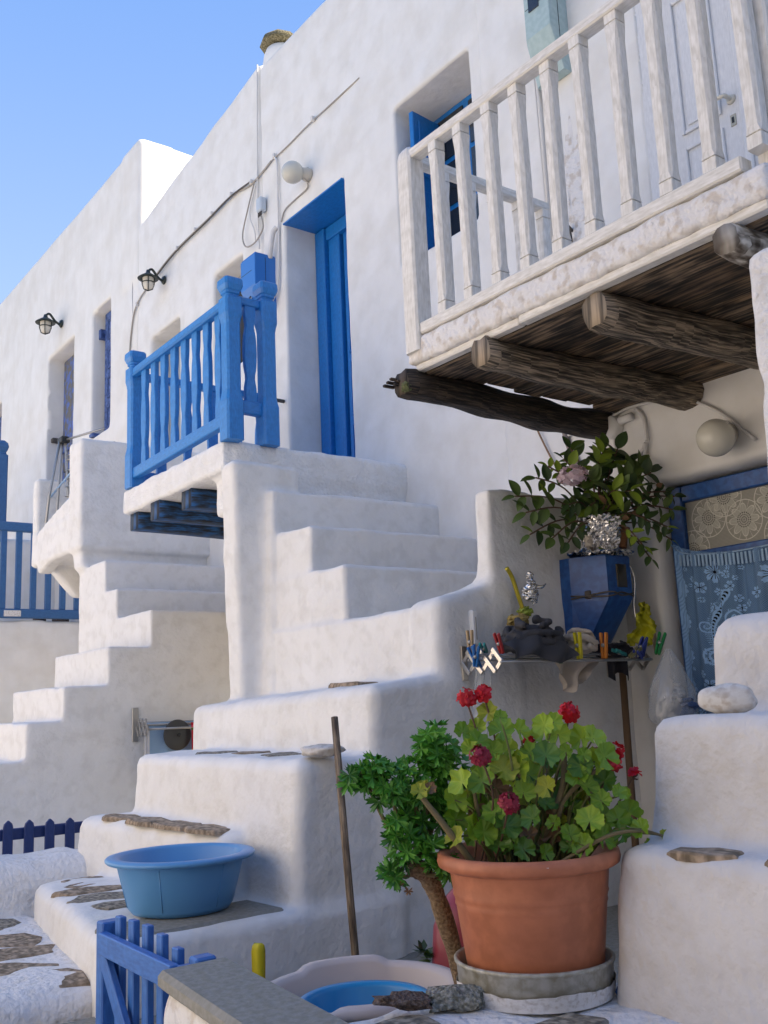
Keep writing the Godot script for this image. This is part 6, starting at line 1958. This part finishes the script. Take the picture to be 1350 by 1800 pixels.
func wall_plant() -> void:
	# foil-wrapped pot standing on the dark blue meter box
	var base := Vector3(3.66, 0.663, -3.16)
	var f := thing("foil_pot", base, "flower pot wrapped in crumpled foil on top of the dark blue meter box", "flower pot")
	var mb := MB.new()
	mb.grid(64, 22, func(u: float, v: float) -> Vector3:
		var a := -u * TAU
		var r := lerpf(0.082, 0.122, v) + 0.014 * wob.get_noise_3d(cos(a) * 5.0, v * 7.0, sin(a) * 5.0) + 0.008 * wob.get_noise_3d(cos(a) * 13.0, v * 16.0, sin(a) * 13.0)
		return base + Vector3(cos(a) * r, v * 0.175 + 0.008 * wob.get_noise_2d(u * 30.0, v * 3.0), sin(a) * r))
	part("foil_wrap", mb.done(), M.foil, f)
	var sk := MB.new()
	sk.grid(48, 6, func(u: float, v: float) -> Vector3:
		var a := -u * TAU
		var r := lerpf(0.08, 0.165, v)
		return base + Vector3(cos(a) * r * 1.15, 0.004 + 0.022 * (1.0 - v) + 0.016 * wob.get_noise_2d(u * 40.0, v * 5.0), sin(a) * r * 0.8 + 0.01))
	part("foil_skirt", sk.done(), M.foil, f)
	part("soil", lathe_mesh([Vector2(0.118, 0.0), Vector2(0.0, 0.012)], 24), M.soil, f, at(base.x, base.y + 0.155, base.z))
	part("rust_patch", tube_mesh(curve([base + Vector3(0.085, 0.03, 0.07), base + Vector3(0.095, 0.08, 0.075), base + Vector3(0.105, 0.13, 0.085)], 4), 0.022, 7), mat(lin(0.22, 0.10, 0.045), 0.8), f)
	part("white_shard", heap(base + Vector3(0.15, 0.04, 0.05), Vector3(0.03, 0.025, 0.03), 35.0, 3.0, 2.0), mat(lin(0.5, 0.5, 0.48), 0.6), f)
	part("white_shard", heap(base + Vector3(-0.14, 0.05, 0.06), Vector3(0.025, 0.045, 0.025), 37.0, 3.0, 2.0), mat(lin(0.45, 0.40, 0.33), 0.7), f)
	var p := thing("wall_plant", base + Vector3(0, 0.16, 0), "bushy dark-leaved plant with a pale pink flower head in the foil-wrapped pot", "plant")
	var lv := [oval_leaf(0.26, 0.10, 0.3), oval_leaf(0.22, 0.25, 0.2), oval_leaf(0.30, 0.05, 0.4)]
	var root := base + Vector3(0, 0.16, 0)
	var R := Vector3(0.93, 0, 0.36)
	var D := Vector3(-0.36, 0, 0.93)
	# sprigs: tip [right, up, out], tone, leaf length
	var sp := [[-0.46, 0.10, 0.10, 0, 0.075], [-0.42, 0.02, 0.12, 0, 0.075], [-0.40, -0.08, 0.10, 2, 0.06], [-0.30, -0.10, 0.13, 0, 0.065], [-0.22, -0.12, 0.12, 2, 0.06], [-0.33, 0.20, 0.06, 0, 0.07], [-0.26, 0.26, 0.05, 1, 0.06], [-0.12, 0.36, 0.02, 0, 0.075], [-0.17, 0.30, 0.04, 2, 0.07], [-0.03, 0.27, 0.12, 1, 0.075], [0.03, 0.33, 0.06, 1, 0.085], [0.08, 0.37, 0.0, 0, 0.085], [0.13, 0.36, 0.03, 2, 0.08], [0.20, 0.30, 0.0, 2, 0.08], [0.25, 0.28, 0.03, 0, 0.08], [0.29, 0.24, 0.05, 2, 0.085], [0.02, 0.12, 0.17, 1, 0.095], [0.10, 0.12, 0.17, 1, 0.09], [0.14, 0.20, 0.12, 0, 0.075], [0.20, 0.16, 0.10, 0, 0.07], [0.34, 0.14, 0.08, 2, 0.05], [0.40, 0.12, 0.06, 2, 0.05], [0.37, 0.05, 0.08, 0, 0.06], [0.32, -0.04, 0.10, 0, 0.06], [0.35, -0.10, 0.08, 0, 0.055], [0.22, -0.02, 0.12, 2, 0.06], [0.16, -0.14, 0.14, 1, 0.055], [0.20, -0.20, 0.13, 0, 0.055], [-0.08, 0.18, 0.12, 0, 0.07], [-0.20, 0.06, 0.12, 2, 0.065], [-0.10, 0.05, 0.14, 0, 0.065], [0.06, 0.22, 0.02, 2, 0.075], [-0.02, 0.20, 0.0, 2, 0.07], [0.24, 0.08, 0.04, 2, 0.07]]
	for s: Array in sp:
		var tip: Vector3 = root + R * s[0] + Vector3.UP * s[1] + D * s[2]
		var mid: Vector3 = root.lerp(tip, 0.55) + Vector3(0, 0.04, 0) + D * 0.02
		var cv := curve([root + Vector3(0, -0.02, 0), mid, tip], 6)
		part("twig", tube_mesh(cv, 0.004, 5), M.stem_brown, p)
		var tones := [M.glossy, M.glossy_light, M.glossy_dark]
		for k in 8:
			var idx := cv.size() - 1 - k
			if k >= 6: idx = cv.size() - 3 - k
			idx = clampi(idx, 2, cv.size() - 1)
			var at_p: Vector3 = cv[idx]
			var ax: Vector3 = (cv[mini(idx + 1, cv.size() - 1)] - cv[idx - 1]).normalized()
			var out := (ax * (1.2 if k == 0 else 0.45) + ax.cross(D).normalized() * (1.0 if k % 2 else -1.0) * (0.2 if k == 0 else 0.9) + D * rng.randf_range(-0.2, 0.5) + Vector3(rng.randf_range(-0.2, 0.2), rng.randf_range(-0.25, 0.2), 0)).normalized()
			var y := (D * 0.8 + Vector3.UP * 0.8 + Vector3(rng.randf_range(-0.4, 0.4), 0, 0))
			y = (y - out * y.dot(out)).normalized()
			var bs := Basis(y.cross(out), y, out).scaled_local(Vector3.ONE * s[4] * rng.randf_range(0.8, 1.15) * 1.15)
			var m: Material = tones[s[3]] if rng.randf() < 0.7 else tones[rng.randi() % 3]
			part("leaf", lv[rng.randi() % 3], m, p, Transform3D(bs, at_p))
	for q in [[0.29, 0.17, 0.08], [0.12, 0.0, 0.10], [-0.06, 0.10, 0.15], [0.18, 0.05, 0.06]]:
		part("leaf", lv[1], M.leaf_dry, p, Transform3D(facing(D, q[0] * 20.0).scaled_local(Vector3.ONE * 0.06), root + R * q[0] + Vector3.UP * q[1] + D * q[2]))
	var fl := part("flower_head", flower_head(70, 0.058, 0.017, 0.3), M.lilac, p, Transform3D(facing(D + Vector3.UP * 0.3, 0.0).scaled_local(Vector3(0.85, 0.9, 1.3)), root + R * -0.17 + Vector3.UP * 0.20 + D * 0.12))
	fl.set_meta("label", "pale lilac-pink flower head of many small florets")
	var tuft := thing("leafy_weed", Vector3(1.87, -0.8, -2.4), "small dark weed low behind the curly geranium's stem", "weed")
	part("foliage", leafy_tuft(Vector3(1.835, -0.68, -2.34), 0.035), M.glossy_dark, tuft)
	part("foliage", leafy_tuft(Vector3(1.845, -0.70, -2.34), 0.035), M.glossy, tuft)
